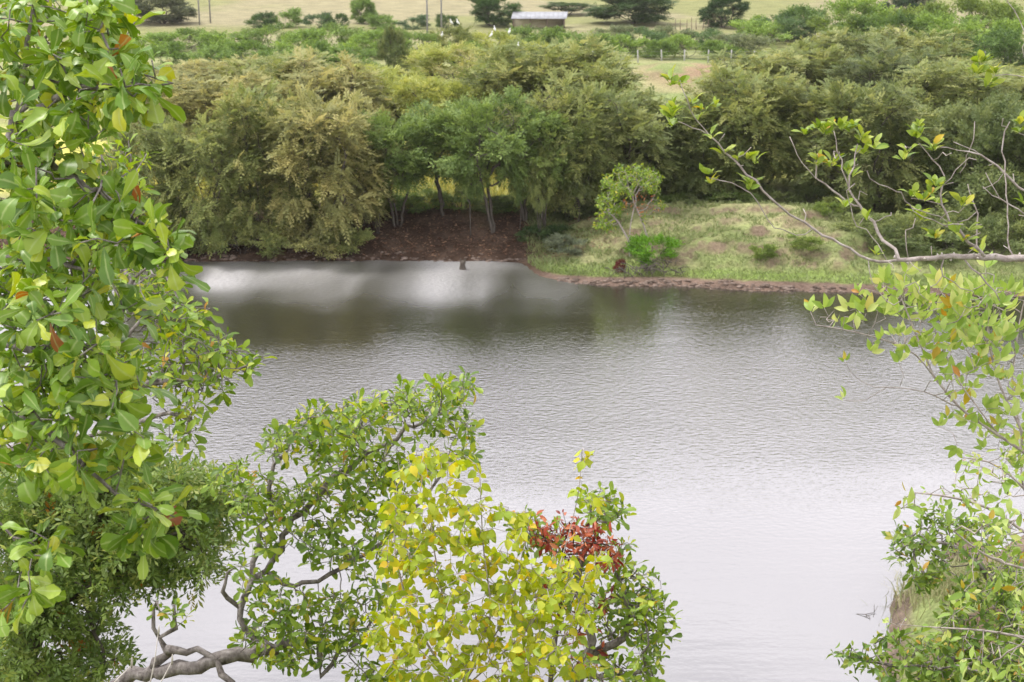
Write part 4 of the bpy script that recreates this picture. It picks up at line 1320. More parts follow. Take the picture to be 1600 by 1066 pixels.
# A: big broad-leaved tree at the left edge
RNG = np.random.default_rng(201)
bA = np.array([-3.0, 5.0, gz(-3.0, 5.0)])
A_lines = [[(-330, 900, 5.6), (-260, 600, 5.6), (-160, 420, 5.5), (-60, 330, 5.4), (15, 250, 5.3), (28, 160, 5.3), (40, 90, 5.3), (60, -20, 5.3)],
           [(25, 180, 5.3), (60, 140, 5.2), (72, 95, 5.2), (70, 60, 5.2)],
           [(28, 190, 5.3), (110, 140, 5.0), (180, 130, 4.9), (235, 135, 4.9), (270, 130, 4.9)],
           [(15, 250, 5.3), (85, 255, 5.1), (120, 290, 5.1), (165, 300, 5.0), (185, 335, 5.0), (240, 360, 5.0)],
           [(-160, 420, 5.5), (-60, 420, 5.2), (30, 400, 5.1), (90, 410, 5.1), (150, 425, 5.0)],
           [(-260, 600, 5.6), (-120, 560, 5.2), (0, 540, 5.0), (110, 560, 4.9), (150, 600, 4.9), (200, 620, 4.9)],
           [(-280, 680, 5.6), (-100, 660, 5.1), (20, 650, 4.9), (90, 680, 4.8), (150, 745, 4.8), (200, 780, 4.8), (245, 795, 4.8)],
           [(-300, 760, 5.6), (-120, 790, 5.0), (-20, 800, 4.8), (20, 840, 4.8)]]
A_blobs = [(70, 40, 140, 70, 4.8, 5.8, 42), (190, 60, 55, 55, 4.8, 5.5, 18), (225, 130, 65, 45, 4.7, 5.3, 22), (80, 150, 90, 70, 4.8, 5.7, 26), (170, 200, 50, 30, 4.8, 5.3, 8),
           (50, 230, 60, 50, 4.8, 5.6, 14), (40, 310, 60, 60, 4.7, 5.6, 18), (150, 300, 60, 45, 4.9, 5.5, 12), (225, 330, 30, 40, 4.8, 5.2, 10), (255, 375, 38, 28, 4.7, 5.1, 12),
           (80, 400, 90, 50, 4.7, 5.6, 24), (170, 400, 50, 40, 4.9, 5.4, 12), (60, 480, 90, 60, 4.6, 5.5, 30), (165, 480, 55, 45, 4.7, 5.3, 18), (60, 570, 90, 60, 4.6, 5.5, 28),
           (170, 570, 65, 50, 4.6, 5.3, 20), (60, 650, 90, 50, 4.6, 5.4, 24), (190, 640, 60, 45, 4.6, 5.2, 18), (90, 715, 100, 35, 4.6, 5.2, 20), (225, 700, 35, 25, 4.7, 5.1, 8),
           (265, 785, 28, 20, 4.7, 4.9, 6), (230, 840, 30, 22, 4.7, 4.9, 6), (60, 840, 32, 20, 4.6, 4.9, 8), (60, 880, 25, 18, 4.6, 4.8, 4), (5, 960, 12, 14, 4.6, 4.8, 3)]
A_blobs = [(cx - 22 if cx > 120 else cx, cy, rx * 0.92, ry, a, b, n) for cx, cy, rx, ry, a, b, n in A_blobs]
grow('broadleaf_tree', 'large grey-branched tree with big lime green leaves filling the left edge', 'tree', bA, A_lines, A_blobs, 0.07, 0.062, 0.0026, 0.055,
     Rosette(T_OBO, M['leaf_broad'], 0.11, per=9, wl=1, a0=0.5, a1=1.9, droop=0.55, upn=0.7, jitter=0.012, lift=0.25), M['bark_grey'], e=0.75, wob=0.006, jit=0.4, n_parts=40, dens=1.45)

# B: same kind of tree further down the slope
RNG = np.random.default_rng(202)
bB = base_at(-260, 11.2)
B_lines = [[(-200, 900, 11.1), (-60, 740, 10.8), (60, 690, 10.6), (130, 650, 10.5), (170, 560, 10.3), (220, 500, 10.2)],
           [(130, 650, 10.5), (220, 600, 10.2), (290, 595, 10.1), (340, 590, 10.0), (390, 570, 10.0)],
           [(110, 690, 10.5), (220, 660, 10.2), (270, 640, 10.0), (300, 660, 10.0)],
           [(170, 560, 10.3), (200, 440, 10.2), (235, 415, 10.1)]]
B_blobs = [(250, 455, 40, 30, 9.8, 10.8, 30), (280, 500, 50, 30, 9.7, 10.8, 34), (320, 550, 60, 28, 9.7, 10.6, 40), (385, 570, 32, 16, 9.8, 10.4, 18), (280, 570, 50, 40, 9.7, 10.8, 30),
           (300, 630, 30, 30, 9.7, 10.3, 16), (290, 680, 30, 18, 9.7, 10.2, 10), (200, 430, 40, 40, 10, 11, 18), (330, 605, 40, 10, 9.7, 10.2, 12), (180, 270, 60, 50, 10.5, 11.5, 20), (220, 590, 40, 50, 9.8, 10.8, 14)]
grow('broadleaf_tree', 'smaller-looking broadleaf tree reaching over the water behind the left edge tree', 'tree', bB, B_lines, B_blobs, 0.11, 0.085, 0.0035, 0.055,
     Rosette(T_OBS, M['leaf_mid'], 0.105, per=7, wl=1, a0=0.5, a1=1.8, droop=0.35, upn=0.8, jitter=0.015, lift=0.35), M['bark_grey'], e=0.65, jit=0.4, n_parts=24, dens=2.4)

# C: dense fine-leaved tree at the lower left
RNG = np.random.default_rng(203)
bC = base_at(-10, 13.5)
C_lines = [[(10, 1090, 13.4), (30, 1040, 13.4), (50, 990, 13.4), (75, 930, 13.4), (110, 890, 13.3), (160, 850, 13.2)],
           [(75, 930, 13.4), (60, 860, 13.5), (30, 800, 13.6)], [(75, 930, 13.4), (150, 920, 13.1), (220, 880, 13), (280, 850, 13)]]
C_blobs = [(60, 800, 110, 60, 12.6, 14.6, 100), (190, 800, 120, 65, 12.4, 14.4, 150), (290, 800, 80, 55, 12.4, 14, 95), (60, 900, 70, 60, 12.6, 14.4, 60), (250, 880, 90, 40, 12.4, 13.8, 75),
           (170, 880, 70, 40, 12.4, 13.6, 50), (20, 990, 45, 60, 12.4, 14, 36), (120, 960, 50, 40, 12.8, 14, 22), (150, 1010, 50, 40, 12.8, 13.8, 18), (60, 1060, 70, 30, 12.6, 14, 30), (345, 770, 30, 30, 12.6, 13.4, 20), (150, 730, 110, 30, 12.8, 14, 40)]


class Sprays(Rosette):
    def __call__(self, nodes, par, ch, w, n0):
        ids = [i for i in range(n0, len(par)) if w[i] <= self.wl]
        k = np.repeat(ids, self.per); n = len(k)
        ax = nrm(nodes[k] - nodes[par[k]])
        pos = nodes[k] + RNG.normal(size=(n, 3)) * self.jitter
        d = nrm(ax * 0.6 + RNG.normal(size=(n, 3)) * 0.6 + [0, 0, self.lift])
        return pos, d, RNG.normal(size=(n, 3)) * 0.5 + [0, 0, 0.8], self.size * (0.7 + 0.6 * RNG.random(n))


T_TWIG = [spray_template(10, 0.42, 0.15, 0.15, 0.8, 600 + s, 0.5) for s in range(6)]
grow('fine_leaf_tree', 'dense dull green tree with tiny narrow leaves at lower left', 'tree', bC, C_lines, C_blobs, 0.16, 0.13, 0.005, 0.13,
     Sprays(T_TWIG, M['leaf_fine'], 0.165, per=10, wl=3, jitter=0.06, lift=0.2), M['bark_dark'], e=0.6, jit=0.4, n_parts=16, indiv=0, dens=1.1)

# D: gnarled grey tree in the lower middle
RNG = np.random.default_rng(204)
bD = np.array([P(120, 1120, 11.2)[0], P(120, 1120, 11.2)[1], 0.0]); bD[2] = gz(bD[0], bD[1])
D_lines = [[(140, 1100, 11.2), (200, 1060, 11.1), (250, 1052, 11.0), (300, 1042, 10.9), (335, 1030, 10.9), (375, 1028, 11.0), (430, 1010, 11.1), (500, 1000, 11.3)],
           [(240, 1052, 11.0), (262, 1010, 11.0), (275, 1012, 10.9), (310, 1018, 10.9), (338, 1030, 10.9)],
           [(262, 1012, 11.0), (245, 985, 11.0), (236, 960, 11.0), (245, 940, 11.0)],
           [(268, 1000, 11.0), (275, 975, 10.9), (272, 945, 10.9)],
           [(345, 1035, 10.9), (360, 1066, 10.8), (370, 1110, 10.8)],
           [(430, 1010, 11.1), (375, 985, 11.2), (368, 950, 11.2), (372, 935, 11.2), (392, 915, 11.2), (402, 870, 11.3), (418, 800, 11.4), (430, 760, 11.4), (425, 730, 11.4), (440, 715, 11.4)],
           [(372, 940, 11.2), (350, 928, 11.2), (342, 920, 11.1), (355, 895, 11.1)],
           [(400, 900, 11.3), (440, 870, 11.4), (445, 830, 11.4), (470, 800, 11.5), (500, 770, 11.5), (560, 720, 11.6), (620, 680, 11.7), (700, 640, 11.7)],
           [(420, 920, 11.3), (500, 910, 11.4), (545, 880, 11.4), (600, 850, 11.5), (650, 800, 11.6), (700, 730, 11.7)],
           [(500, 1000, 11.3), (500, 1055, 11.3), (530, 1030, 11.3), (560, 1000, 11.4), (580, 970, 11.4)]]
D_blobs = [(440, 690, 35, 22, 11, 12, 16), (510, 665, 60, 30, 10.9, 12.2, 42), (590, 645, 50, 28, 10.9, 12.2, 34), (670, 625, 55, 26, 11, 12.2, 34), (720, 605, 26, 20, 11.2, 12, 14),
           (705, 665, 38, 28, 11.2, 12.2, 22), (540, 720, 70, 35, 11, 12.2, 36), (720, 710, 22, 22, 11.3, 12, 8), (420, 780, 45, 36, 11, 11.8, 26), (500, 790, 60, 40, 10.9, 12, 34), (590, 780, 60, 45, 11, 12.2, 34),
           (540, 850, 80, 35, 10.9, 12, 34), (430, 840, 40, 30, 11, 11.8, 14), (440, 940, 50, 30, 10.7, 11.6, 22), (430, 1000, 65, 40, 10.6, 11.5, 44), (510, 960, 45, 40, 10.7, 11.6, 26), (500, 1020, 40, 40, 10.7, 11.5, 20),
           (570, 1000, 25, 25, 10.9, 11.5, 6), (355, 745, 25, 25, 11.5, 12.2, 8), (375, 800, 20, 30, 11.2, 12, 8), (600, 1055, 60, 14, 11, 11.6, 12), (640, 720, 50, 30, 11.2, 12.2, 18), (620, 860, 40, 40, 11.2, 12.2, 16), (570, 930, 40, 30, 11, 12, 10), (400, 900, 30, 40, 11, 11.8, 8), (270, 960, 20, 12, 10.9, 11.1, 3)]
grow('gnarled_tree', 'gnarled grey-limbed tree with small glossy green leaves in lower middle', 'tree', bD, D_lines, D_blobs, 0.1, 0.075, 0.003, 0.056,
     Rosette(T_OBS, M['leaf_mid'], 0.1, per=7, wl=1, a0=0.5, a1=1.8, droop=0.35, upn=0.8, jitter=0.015, lift=0.35), M['bark_grey'], e=0.72, wob=0.018, rcap=0.026, rmin={0: 0.06, 1: 0.042, 2: 0.02, 3: 0.02, 4: 0.03, 5: 0.028, 6: 0.02, 7: 0.018, 8: 0.02, 9: 0.024}, jit=0.4, n_parts=40, dens=2.4)

# F: tree right of the yellow shrub
RNG = np.random.default_rng(205)
bF = base_at(880, 11.5)
F_lines = [[(890, 1090, 11.4), (905, 1050, 11.4), (915, 1025, 11.4), (945, 1010, 11.4), (975, 1005, 11.4), (985, 970, 11.4), (975, 920, 11.4), (960, 890, 11.4)],
           [(915, 1030, 11.4), (930, 1000, 11.3), (910, 960, 11.3), (900, 900, 11.4), (920, 840, 11.5)],
           [(905, 1055, 11.4), (960, 1060, 11.3), (1000, 1050, 11.2)]]
F_blobs = [(945, 795, 32, 26, 11.2, 12, 18), (925, 775, 20, 10, 11.3, 11.8, 6), (960, 870, 25, 30, 11.2, 12, 12), (1000, 920, 28, 32, 11, 12, 16), (1020, 960, 32, 30, 10.9, 11.8, 20), (1020, 1010, 30, 30, 10.9, 11.6, 14),
           (950, 960, 50, 40, 11, 12, 22), (990, 1050, 50, 20, 10.8, 11.5, 20), (930, 1045, 40, 25, 11, 11.6, 14), (880, 900, 40, 40, 11.2, 12, 14), (850, 840, 30, 25, 11.3, 12, 12), (820, 830, 20, 30, 11.3, 12, 8)]
rF, nF, pF, _ = grow('gnarled_tree', 'green tree at bottom centre holding a patch of red leaves', 'tree', bF, F_lines, F_blobs, 0.1, 0.075, 0.003, 0.06,
     Rosette(T_OBS, M['leaf_mid'], 0.1, per=8, wl=1, a0=0.5, a1=1.8, droop=0.35, upn=0.8, jitter=0.015, lift=0.35), M['bark_grey'], e=0.6, jit=0.4, n_parts=24, dens=2.6)
# G: red-leaved creeper draped over it
bG = base_at(850, 11.3)
G_blobs = [(880, 830, 50, 24, 11.0, 11.5, 55), (935, 850, 38, 24, 11.0, 11.5, 40), (950, 870, 22, 22, 11.0, 11.4, 20), (840, 830, 20, 15, 11.1, 11.5, 10), (870, 930, 40, 40, 11.3, 11.7, 14), (955, 945, 12, 20, 11.1, 11.4, 5), (930, 1000, 30, 30, 11.2, 11.6, 6)]
grow('red_creeper', 'creeper with dark red and orange leaves over the bottom centre tree', 'creeper', bG, [[(860, 1060, 11.4), (870, 980, 11.5), (885, 900, 11.5), (880, 850, 11.4)]], G_blobs, 0.1, 0.08, 0.0025, 0.02,
     Rosette(T_RED, M['leaf_red'], 0.082, per=8, wl=2, a0=0.8, a1=2.2, droop=1.0, upn=0.3, jitter=0.02), M['bark_dark'], jit=0.5, n_parts=8, dens=1.35)

# E: yellow-green shrub in front
RNG = np.random.default_rng(206)
bE = base_at(720, 9.6)
dE = 9.6
E_lines = [[(715, 1090, dE), (700, 1000, dE), (690, 920, dE), (676, 850, dE), (672, 780, dE)],
           [(715, 1085, dE), (640, 960, dE - .1), (615, 860, dE - .1), (620, 760, dE)],
           [(715, 1085, dE), (770, 960, dE - .2), (755, 860, dE), (752, 800, dE), (750, 745, dE)],
           [(715, 1085, dE), (830, 980, dE - .2), (870, 900, dE - .1), (890, 830, dE), (905, 770, dE), (910, 700, dE)],
           [(715, 1085, dE), (870, 1020, dE - .3), (900, 960, dE - .2), (915, 900, dE - .1)],
           [(715, 1085, dE), (800, 950, dE - .1), (815, 870, dE), (830, 800, dE)]]
E_blobs = [(645, 740, 38, 28, 9.2, 10, 14), (640, 800, 50, 40, 9.1, 10, 22), (690, 800, 50, 50, 9.2, 10, 18), (630, 880, 42, 50, 9, 9.9, 18), (700, 880, 60, 50, 9, 10, 26), (620, 980, 55, 60, 8.9, 9.8, 26), (700, 980, 60, 60, 8.9, 9.8, 28),
           (780, 880, 50, 50, 9.1, 10, 22), (790, 970, 60, 60, 8.9, 9.8, 26), (860, 890, 50, 35, 9, 9.9, 20), (880, 960, 55, 45, 8.9, 9.8, 22), (850, 1030, 80, 35, 8.8, 9.6, 22), (720, 1050, 120, 30, 8.8, 9.6, 24),
           (800, 810, 40, 18, 9.3, 9.9, 6), (745, 800, 25, 30, 9.3, 9.9, 6), (700, 720, 35, 20, 9.4, 10, 6), (920, 780, 24, 14, 9.3, 9.8, 5), (905, 710, 14, 14, 9.5, 9.7, 3), (940, 880, 20, 30, 9.2, 9.8, 6), (665, 700, 30, 12, 9.5, 10, 4)]
grow('yellow_shrub', 'yellow-green shrub with rounded hanging leaves at bottom centre', 'shrub', bE, E_lines, E_blobs, 0.09, 0.07, 0.0022, 0.015,
     Hanging(T_OVA, M['leaf_yellow'], 0.08, per=3, wl=4, droop=0.9, upn=0.35, keep=0.8, jitter=0.02), M['bark_pale'], e=0.6, jit=0.35, n_parts=24, up=0.1, dens=4.0)

# H: thorny half-bare tree at the right
RNG = np.random.default_rng(207)
bH = np.array([3.6, 6.0, gz(3.6, 6.0)])
dH = 6.0
H_lines = [[(2150, 800, 6.6), (2000, 500, 6.3), (1800, 425, 6.1), (1640, 408, dH), (1600, 404, dH), (1540, 402, dH), (1480, 400, dH), (1430, 405, dH), (1390, 411, dH), (1345, 402, dH), (1300, 373, dH), (1250, 345, dH), (1205, 312, dH - .1), (1160, 262, dH - .1), (1110, 215, dH - .1), (1082, 180, dH - .1), (1070, 150, dH - .1), (1062, 125, dH - .1)],
           [(1275, 362, dH), (1240, 368, dH), (1208, 356, dH - .1), (1192, 332, dH - .1), (1172, 300, dH - .1), (1140, 285, dH - .1), (1108, 278, dH - .1)],
           [(1110, 215, dH - .1), (1080, 195, dH - .1), (1060, 190, dH - .15)],
           [(1410, 403, dH), (1372, 362, dH + .1), (1345, 325, dH + .1), (1322, 292, dH + .1), (1312, 240, dH + .1), (1303, 205, dH + .1)],
           [(1345, 330, dH + .1), (1305, 302, dH + .2), (1262, 270, dH + .2), (1240, 235, dH + .2), (1234, 214, dH + .2)],
           [(1322, 292, dH + .1), (1335, 260, dH + .1), (1340, 225, dH + .1)],
           [(1275, 270, dH + .2), (1278, 240, dH + .2)],
           [(1385, 408, dH), (1365, 370, dH + .05), (1335, 350, dH + .05), (1325, 310, dH + .05)],
           [(1545, 400, dH), (1505, 372, dH - .1), (1478, 340, dH - .1), (1470, 318, dH - .1), (1468, 300, dH - .1), (1478, 272, dH - .1), (1450, 240, dH - .1), (1437, 225, dH - .1)],
           [(1478, 290, dH - .1), (1495, 268, dH - .1), (1505, 255, dH - .1)],
           [(1480, 345, dH - .1), (1455, 335, dH - .15), (1432, 322, dH - .15), (1424, 325, dH - .15)],
           [(1495, 360, dH - .1), (1460, 345, dH - .2), (1430, 338, dH - .2), (1422, 320, dH - .2)],
           [(1470, 318, dH - .1), (1440, 312, dH - .1), (1424, 310, dH - .1)],
           [(1530, 400, dH), (1527, 350, dH), (1522, 315, dH), (1512, 288, dH)],
           [(1800, 425, 6.1), (1690, 360, dH + .1), (1590, 290, dH + .1), (1560, 262, dH + .1), (1525, 238, dH + .1), (1490, 232, dH + .1), (1465, 230, dH + .1)],
           [(1522, 236, dH + .1), (1521, 205, dH + .1), (1523, 190, dH + .1)],
           [(1535, 245, dH + .1), (1510, 228, dH + .1), (1490, 222, dH + .1)],
           [(1580, 405, dH), (1572, 360, dH), (1575, 320, dH), (1568, 260, dH), (1565, 215, dH), (1578, 190, dH)],
           [(1640, 408, dH), (1620, 345, dH), (1590, 328, dH), (1560, 310, dH), (1540, 295, dH), (1536, 292, dH)],
           [(1558, 308, dH), (1548, 285, dH), (1540, 270, dH)],
           [(1355, 405, dH), (1362, 440, dH), (1385, 470, dH)],
           [(1470, 402, dH), (1468, 430, dH), (1490, 445, dH), (1520, 455, dH)],
           [(1510, 405, dH), (1540, 440, dH), (1562, 470, dH)],
           [(2000, 500, 6.3), (1750, 300, dH + .4), (1640, 150, dH + .3), (1605, 60, dH + .3), (1588, 20, dH + .3), (1570, -10, dH + .3)],
           [(1605, 60, dH + .3), (1596, 80, dH + .3), (1600, 90, dH + .3)],
           [(1640, 150, dH + .3), (1600, 120, dH), (1580, 116, dH), (1555, 118, dH)],
           [(1690, 360, dH + .1), (1630, 240, dH), (1610, 215, dH), (1592, 208, dH)],
           [(1420, 402, dH), (1412, 375, dH), (1415, 360, dH)], [(1455, 402, dH), (1448, 392, dH), (1455, 385, dH)]]
H_blobs = [(1420, 300, 170, 90, dH - .35, dH + .3, 45), (1540, 280, 70, 110, dH - .3, dH + .3, 40), (1500, 440, 110, 30, dH - .2, dH + .2, 22), (1150, 240, 50, 50, dH - .25, dH, 8)]
rH, nH, pH, rrH = grow('thorn_tree', 'half-bare thorny tree reaching in from the right edge', 'tree', bH, H_lines, H_blobs, 0.045, 0.1, 0.002, 0.018,
     Rosette(T_ELL, M['leaf_thorn'], 0.075, per=0, wl=0, jitter=0.01), M['bark_pale'], e=0.68, wob=0.004, n_parts=40, indiv=0)
cl = [(1065, 128, 10, .1), (1048, 165, 9, .1), (1052, 190, 7, .1), (1090, 165, 6, .1), (1100, 180, 5, .1), (1120, 222, 2, .1), (1150, 240, 5, .1), (1165, 262, 4, .1), (1112, 276, 6, .1), (1170, 285, 5, .1), (1180, 300, 2, .1), (1195, 262, 3, .1),
      (1270, 200, 7, -.1), (1300, 205, 10, -.1), (1325, 200, 10, -.1), (1345, 215, 8, -.1), (1355, 235, 6, -.1), (1290, 255, 7, -.2), (1310, 262, 6, -.2), (1325, 285, 3, -.1), (1275, 265, 4, -.2), (1370, 228, 4, -.1), (1340, 320, 2, -.1), (1370, 340, 3, 0), (1345, 375, 4, 0),
      (1440, 205, 8, .1), (1425, 205, 4, .1), (1425, 235, 6, .1), (1455, 232, 5, .1), (1448, 300, 7, .15), (1440, 312, 5, .15), (1455, 295, 4, .1), (1415, 355, 8, 0), (1452, 378, 8, 0), (1488, 335, 6, .1), (1505, 335, 4, .1), (1510, 372, 5, .1), (1490, 362, 4, .1), (1535, 388, 3, 0),
      (1590, 205, 9, 0), (1545, 110, 14, 0), (1555, 130, 6, 0), (1600, 320, 4, 0), (1535, 100, 6, 0)]
pos, D_, N_, Sc = [], [], [], []
for px, py, k, dd in cl:
    c = P(px, py, dH - dd)
    for sub in range(1 + k // 5):
        cc = c + RNG.normal(size=3) * [0.03, 0.03, 0.022]
        up = nrm(np.array([RNG.normal() * 0.35, RNG.normal() * 0.35, 1.0]))
        for j in range(int(3 + k * 0.6)):
            a_ = j * 2.4 + RNG.random(); al = 0.45 + 0.9 * RNG.random()
            d = nrm(up * math.cos(al) + np.array([math.cos(a_), math.sin(a_), 0.0]) * math.sin(al))
            pos.append(cc + RNG.normal(size=3) * 0.004); D_.append(d); N_.append(up - d * 0.5 + RNG.normal(size=3) * 0.25); Sc.append(0.06 * (0.45 + 0.75 * RNG.random()))
put_leaves(rH, bH, np.array(pos), np.array(D_), np.array(N_), np.array(Sc), T_ELL, M['leaf_thorn'], 300)
# thorns along the main limb
tv, tq, tt = tube([[0, 0, 0], [0, 0.002, 0.006], [0, 0.003, 0.012]], [0.0065, 0.0045, 0.001], 5)
tm_ = mesh('thorn', tv, [tq, tt], M['thorn'])
k = 0
for i in range(len(nH)):
    px, py, dep = to_px(nH[i])
    if rrH[i] > 0.007 and 1030 < px < 1610:
        for s in range(1 + i % 2):
            o = obj('thorn', tm_, rH)
            ax = nrm(nH[i] - nH[pH[i]])
            rad = nrm(np.cross(ax, RNG.normal(size=3)))
            o.location = nH[i] + ax * RNG.normal() * 0.015 - bH + rad * rrH[i] * 0.8
            o.rotation_euler = Vector(rad).to_track_quat('Z', 'Y').to_euler()

# I: scrambling shrub with pale three-part leaves
RNG = np.random.default_rng(208)
bI = np.array([3.4, 6.3, gz(3.4, 6.3)])
dI = 6.4
I_lines = [[(1900, 900, 6.8), (1750, 790, 6.6), (1620, 720, dI), (1560, 680, dI), (1500, 640, dI), (1460, 590, dI), (1430, 550, dI), (1380, 530, dI), (1320, 515, dI), (1275, 508, dI)],
           [(1620, 720, dI), (1560, 600, dI), (1545, 540, dI), (1542, 470, dI), (1540, 420, dI)],
           [(1460, 590, dI), (1430, 520, dI), (1410, 470, dI), (1400, 445, dI)],
           [(1500, 640, dI), (1450, 612, dI - .1), (1400, 605, dI - .1), (1365, 605, dI - .1)],
           [(1560, 680, dI), (1500, 600, dI + .1), (1470, 540, dI + .1), (1450, 490, dI + .1)],
           [(1600, 700, dI), (1580, 600, dI + .1), (1590, 520, dI + .1), (1600, 470, dI + .1)],
           [(1365, 605, dI - .1), (1330, 590, dI - .1), (1320, 565, dI - .1)], [(1370, 620, dI), (1340, 630, dI), (1318, 625, dI)],
           [(1500, 640, dI), (1470, 665, dI), (1475, 660, dI)]]
I_blobs = [(1440, 470, 110, 26, 6.1, 6.7, 44), (1550, 480, 55, 30, 6.1, 6.7, 26), (1340, 490, 50, 14, 6.2, 6.6, 12), (1480, 520, 80, 30, 6.1, 6.7, 26), (1560, 540, 50, 40, 6.1, 6.7, 20), (1500, 575, 60, 30, 6.1, 6.6, 16), (1570, 610, 40, 40, 6.1, 6.6, 14),
           (1400, 545, 40, 20, 6.2, 6.6, 5), (1530, 670, 60, 30, 6.2, 6.6, 8), (1260, 487, 12, 6, 6.3, 6.5, 2), (1580, 690, 30, 40, 6.2, 6.6, 8), (1420, 445, 40, 8, 6.2, 6.6, 5)]


class Trifoliate(Rosette):
    def __call__(self, nodes, par, ch, w, n0):
        pos, D, N, Sc = [], [], [], []
        for i in range(len(par)):
            if par[i] < 0 or w[i] > self.wl or RNG.random() > (1 if not ch[i] else 0.35): continue
            ax = nrm(nrm(nodes[i] - nodes[par[i]]) * 0.4 + np.array([0, 0, 0.9]) + RNG.normal(size=3) * 0.3)
            if RNG.random() < 0.14: ax = nrm(np.array([0, 0, -1]) + RNG.normal(size=3) * 0.3)
            u = nrm(np.cross(ax, [RNG.normal() * 0.4, -1, 0.2])); f = np.cross(u, ax)
            s = self.size * (0.6 + 0.6 * RNG.random())
            for j, a in enumerate((-0.75, 0.05, 0.75)):
                pos.append(nodes[i] + RNG.normal(size=3) * 0.003); D.append(nrm(ax * math.cos(a) + u * math.sin(a) + f * RNG.normal() * 0.25))
                N.append(f + u * -a * 0.5 + RNG.normal(size=3) * 0.25); Sc.append(s * (1 if j == 1 else 0.85))
        return np.array(pos), np.array(D), np.array(N), np.array(Sc)


grow('scrambling_shrub', 'scrambling shrub with pale pointed leaves at the middle right edge', 'shrub', bI, I_lines, I_blobs, 0.06, 0.04, 0.0014, 0.009,
     Trifoliate(T_LAN, M['leaf_pale'], 0.076, wl=1), M['bark_pale'], e=0.5, jit=0.3, n_parts=24, dens=1.7)

# J: bushes at the lower right
RNG = np.random.default_rng(209)
bJ = base_at(1640, 10.5)
dJ = 10.4
J_lines = [[(1640, 1100, dJ), (1600, 1000, dJ), (1560, 930, dJ), (1530, 880, dJ), (1480, 845, dJ), (1430, 850, dJ)],
           [(1640, 1100, dJ), (1560, 1030, dJ), (1480, 1030, dJ - .2), (1420, 1045, dJ - .3), (1370, 1035, dJ - .3), (1330, 1030, dJ - .3)]]
J_blobs = [(1430, 850, 45, 28, 10, 10.8, 34), (1470, 820, 40, 26, 10, 10.8, 24), (1480, 880, 26, 26, 10, 10.7, 16), (1445, 905, 20, 25, 10, 10.6, 10), (1540, 830, 50, 30, 10, 11, 24), (1550, 900, 50, 50, 9.8, 11, 40), (1580, 960, 40, 60, 9.6, 11, 46), (1540, 1020, 60, 40, 9.6, 10.8, 70), (1590, 1000, 40, 60, 9.4, 10.6, 40),
           (1470, 1030, 55, 36, 9.6, 10.6, 46), (1350, 1028, 42, 16, 9.8, 10.4, 26), (1400, 1000, 20, 14, 10, 10.4, 8), (1430, 1062, 60, 12, 9.6, 10.4, 16), (1570, 1060, 60, 30, 9.4, 10.6, 40), (1510, 960, 40, 30, 10, 10.8, 18)]
grow('waterside_bush', 'dark green small-leaved bush leaning over the water at lower right', 'shrub', bJ, [list(q) for q in J_lines], [b if b[0] > 1400 and b[1] > 940 or b[0] < 1460 else (b[0], b[1], b[2], b[3], b[4], b[5], int(b[6] * 0.75)) for b in J_blobs], 0.1, 0.075, 0.0026, 0.04,
     Rosette(T_ELL, M['leaf_bush'], 0.075, per=9, wl=2, a0=0.4, a1=1.6, droop=0.15, upn=0.7, jitter=0.02, lift=0.3), M['bark_grey'], e=0.6, jit=0.4, n_parts=20, dens=2.1)
RNG = np.random.default_rng(210)
bK = np.array([3.7, 7.6, gz(3.7, 7.6)])
dK = 7.6
K_lines = [[(1760, 1000, dK), (1680, 900, dK), (1600, 830, dK), (1540, 790, dK), (1480, 775, dK), (1430, 770, dK)],
           [(1680, 900, dK), (1600, 760, dK), (1550, 720, dK), (1500, 715, dK)],
           [(1680, 900, dK), (1600, 890, dK), (1540, 870, dK), (1490, 830, dK)],
           [(1740, 990, dK), (1620, 1000, dK), (1540, 985, dK), (1450, 980, dK), (1400, 975, dK)],
           [(1600, 760, dK), (1590, 700, dK), (1600, 660, dK)]]
K_blobs = [(1480, 780, 45, 26, 7.3, 8, 14), (1550, 770, 50, 40, 7.2, 8, 20), (1520, 720, 40, 20, 7.3, 8, 9), (1590, 720, 30, 40, 7.2, 8, 12), (1560, 840, 50, 40, 7.2, 8, 18), (1590, 900, 25, 60, 7.2, 8, 16), (1405, 790, 14, 14, 7.4, 7.7, 3), (1385, 968, 12, 6, 7.4, 7.7, 2), (1530, 930, 50, 20, 7.3, 7.9, 7),
           (1590, 1000, 30, 60, 7.2, 8, 16), (1540, 1030, 40, 30, 7.3, 7.9, 8), (1480, 980, 30, 14, 7.4, 7.8, 4)]
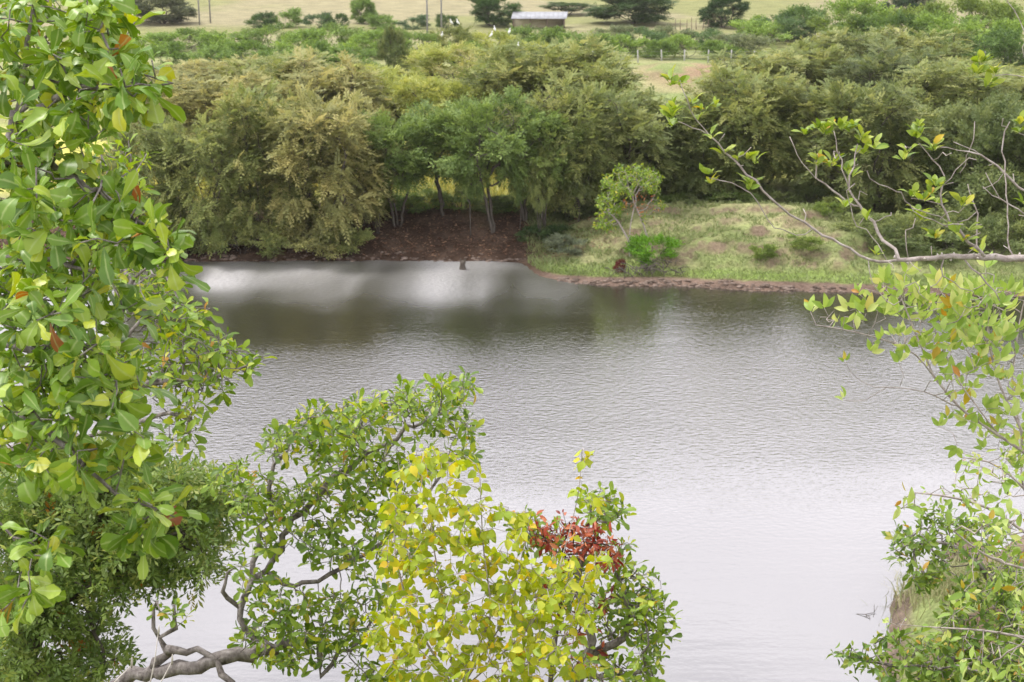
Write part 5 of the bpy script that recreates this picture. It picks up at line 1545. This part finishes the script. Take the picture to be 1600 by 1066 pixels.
grow('edge_shrub', 'light green larger-leaved shrub at the lower right edge', 'shrub', bK, K_lines, K_blobs, 0.08, 0.075, 0.002, 0.016,
     Rosette(T_LAN, M['leaf_pale'], 0.085, per=4, wl=1, a0=0.4, a1=1.7, droop=0.5, upn=0.4, jitter=0.015), M['bark_pale'], e=0.5, jit=0.35, n_parts=20, dens=1.7)

# dry grass stems in the lower left, a twig floating by the right bank
RNG = np.random.default_rng(211)
p = base_at(235, 9.0)
o = thing('grass_stalk', 'pale dry grass stalks standing before the gnarled trunk', 'grass', p)
for top, bot in [((247, 990), (232, 1080)), ((268, 1035), (240, 1085)), ((205, 1040), (160, 1085))]:
    bag = Bag(); a = P(*top, 9.0); b = P(*bot, 9.0)
    bag.tube([p + [0, 0, -0.1], b, (a + b) / 2 + [0.01, 0, 0.01], a], [0.006, 0.005, 0.004, 0.0025], 5)
    obj('stalk', bag.build('stalk', M['thorn'], p), o)
    bag = Bag(); bag.tube([a - [0, 0, 0.02], a + [0.005, 0, 0.02], a + [0.01, 0, 0.06]], [0.004, 0.008, 0.002], 5)
    obj('seed_head', bag.build('seed_head', M['thorn'], p), o)
p = G(1352, 962, 0.0)
bag = Bag()
bag.tube([[-0.25, 0.1, 0.0], [0, 0, 0.04], [0.3, 0.15, 0.02], [0.45, 0.35, 0.14]], [0.008, 0.011, 0.008, 0.004], 5)
bag.tube([[0, 0, 0.04], [0.1, -0.15, 0.03], [0.05, -0.35, -0.02]], [0.014, 0.01, 0.006], 5)
bag.tube([[0.3, 0.15, 0.02], [0.32, 0.3, 0.22]], [0.012, 0.005], 5)
tag(obj('floating_twig', bag.build('floating_twig', M['bark_dark'])), 'thin dark twig lying in the water left of the near bank', 'twig').location = p

# ------------------------------------------------------------------ air
bag = Bag()
bag.box((0, 470, 60), (1000, 1120, 128))
hz = bag.build('haze', None, smooth=False)
m, n, l = mat('haze_air')
o_ = n.new('ShaderNodeOutputMaterial'); pv = n.new('ShaderNodeVolumePrincipled')
pv.inputs['Color'].default_value = (0.94, 0.93, 0.92, 1); pv.inputs['Density'].default_value = 0.00013; pv.inputs['Anisotropy'].default_value = 0.2
l.new(pv.outputs[0], o_.inputs['Volume'])
hz.materials.append(m)
tag(obj('haze', hz, kind='stuff'), 'faint pale haze in the air over the lake', 'haze', kind='stuff')
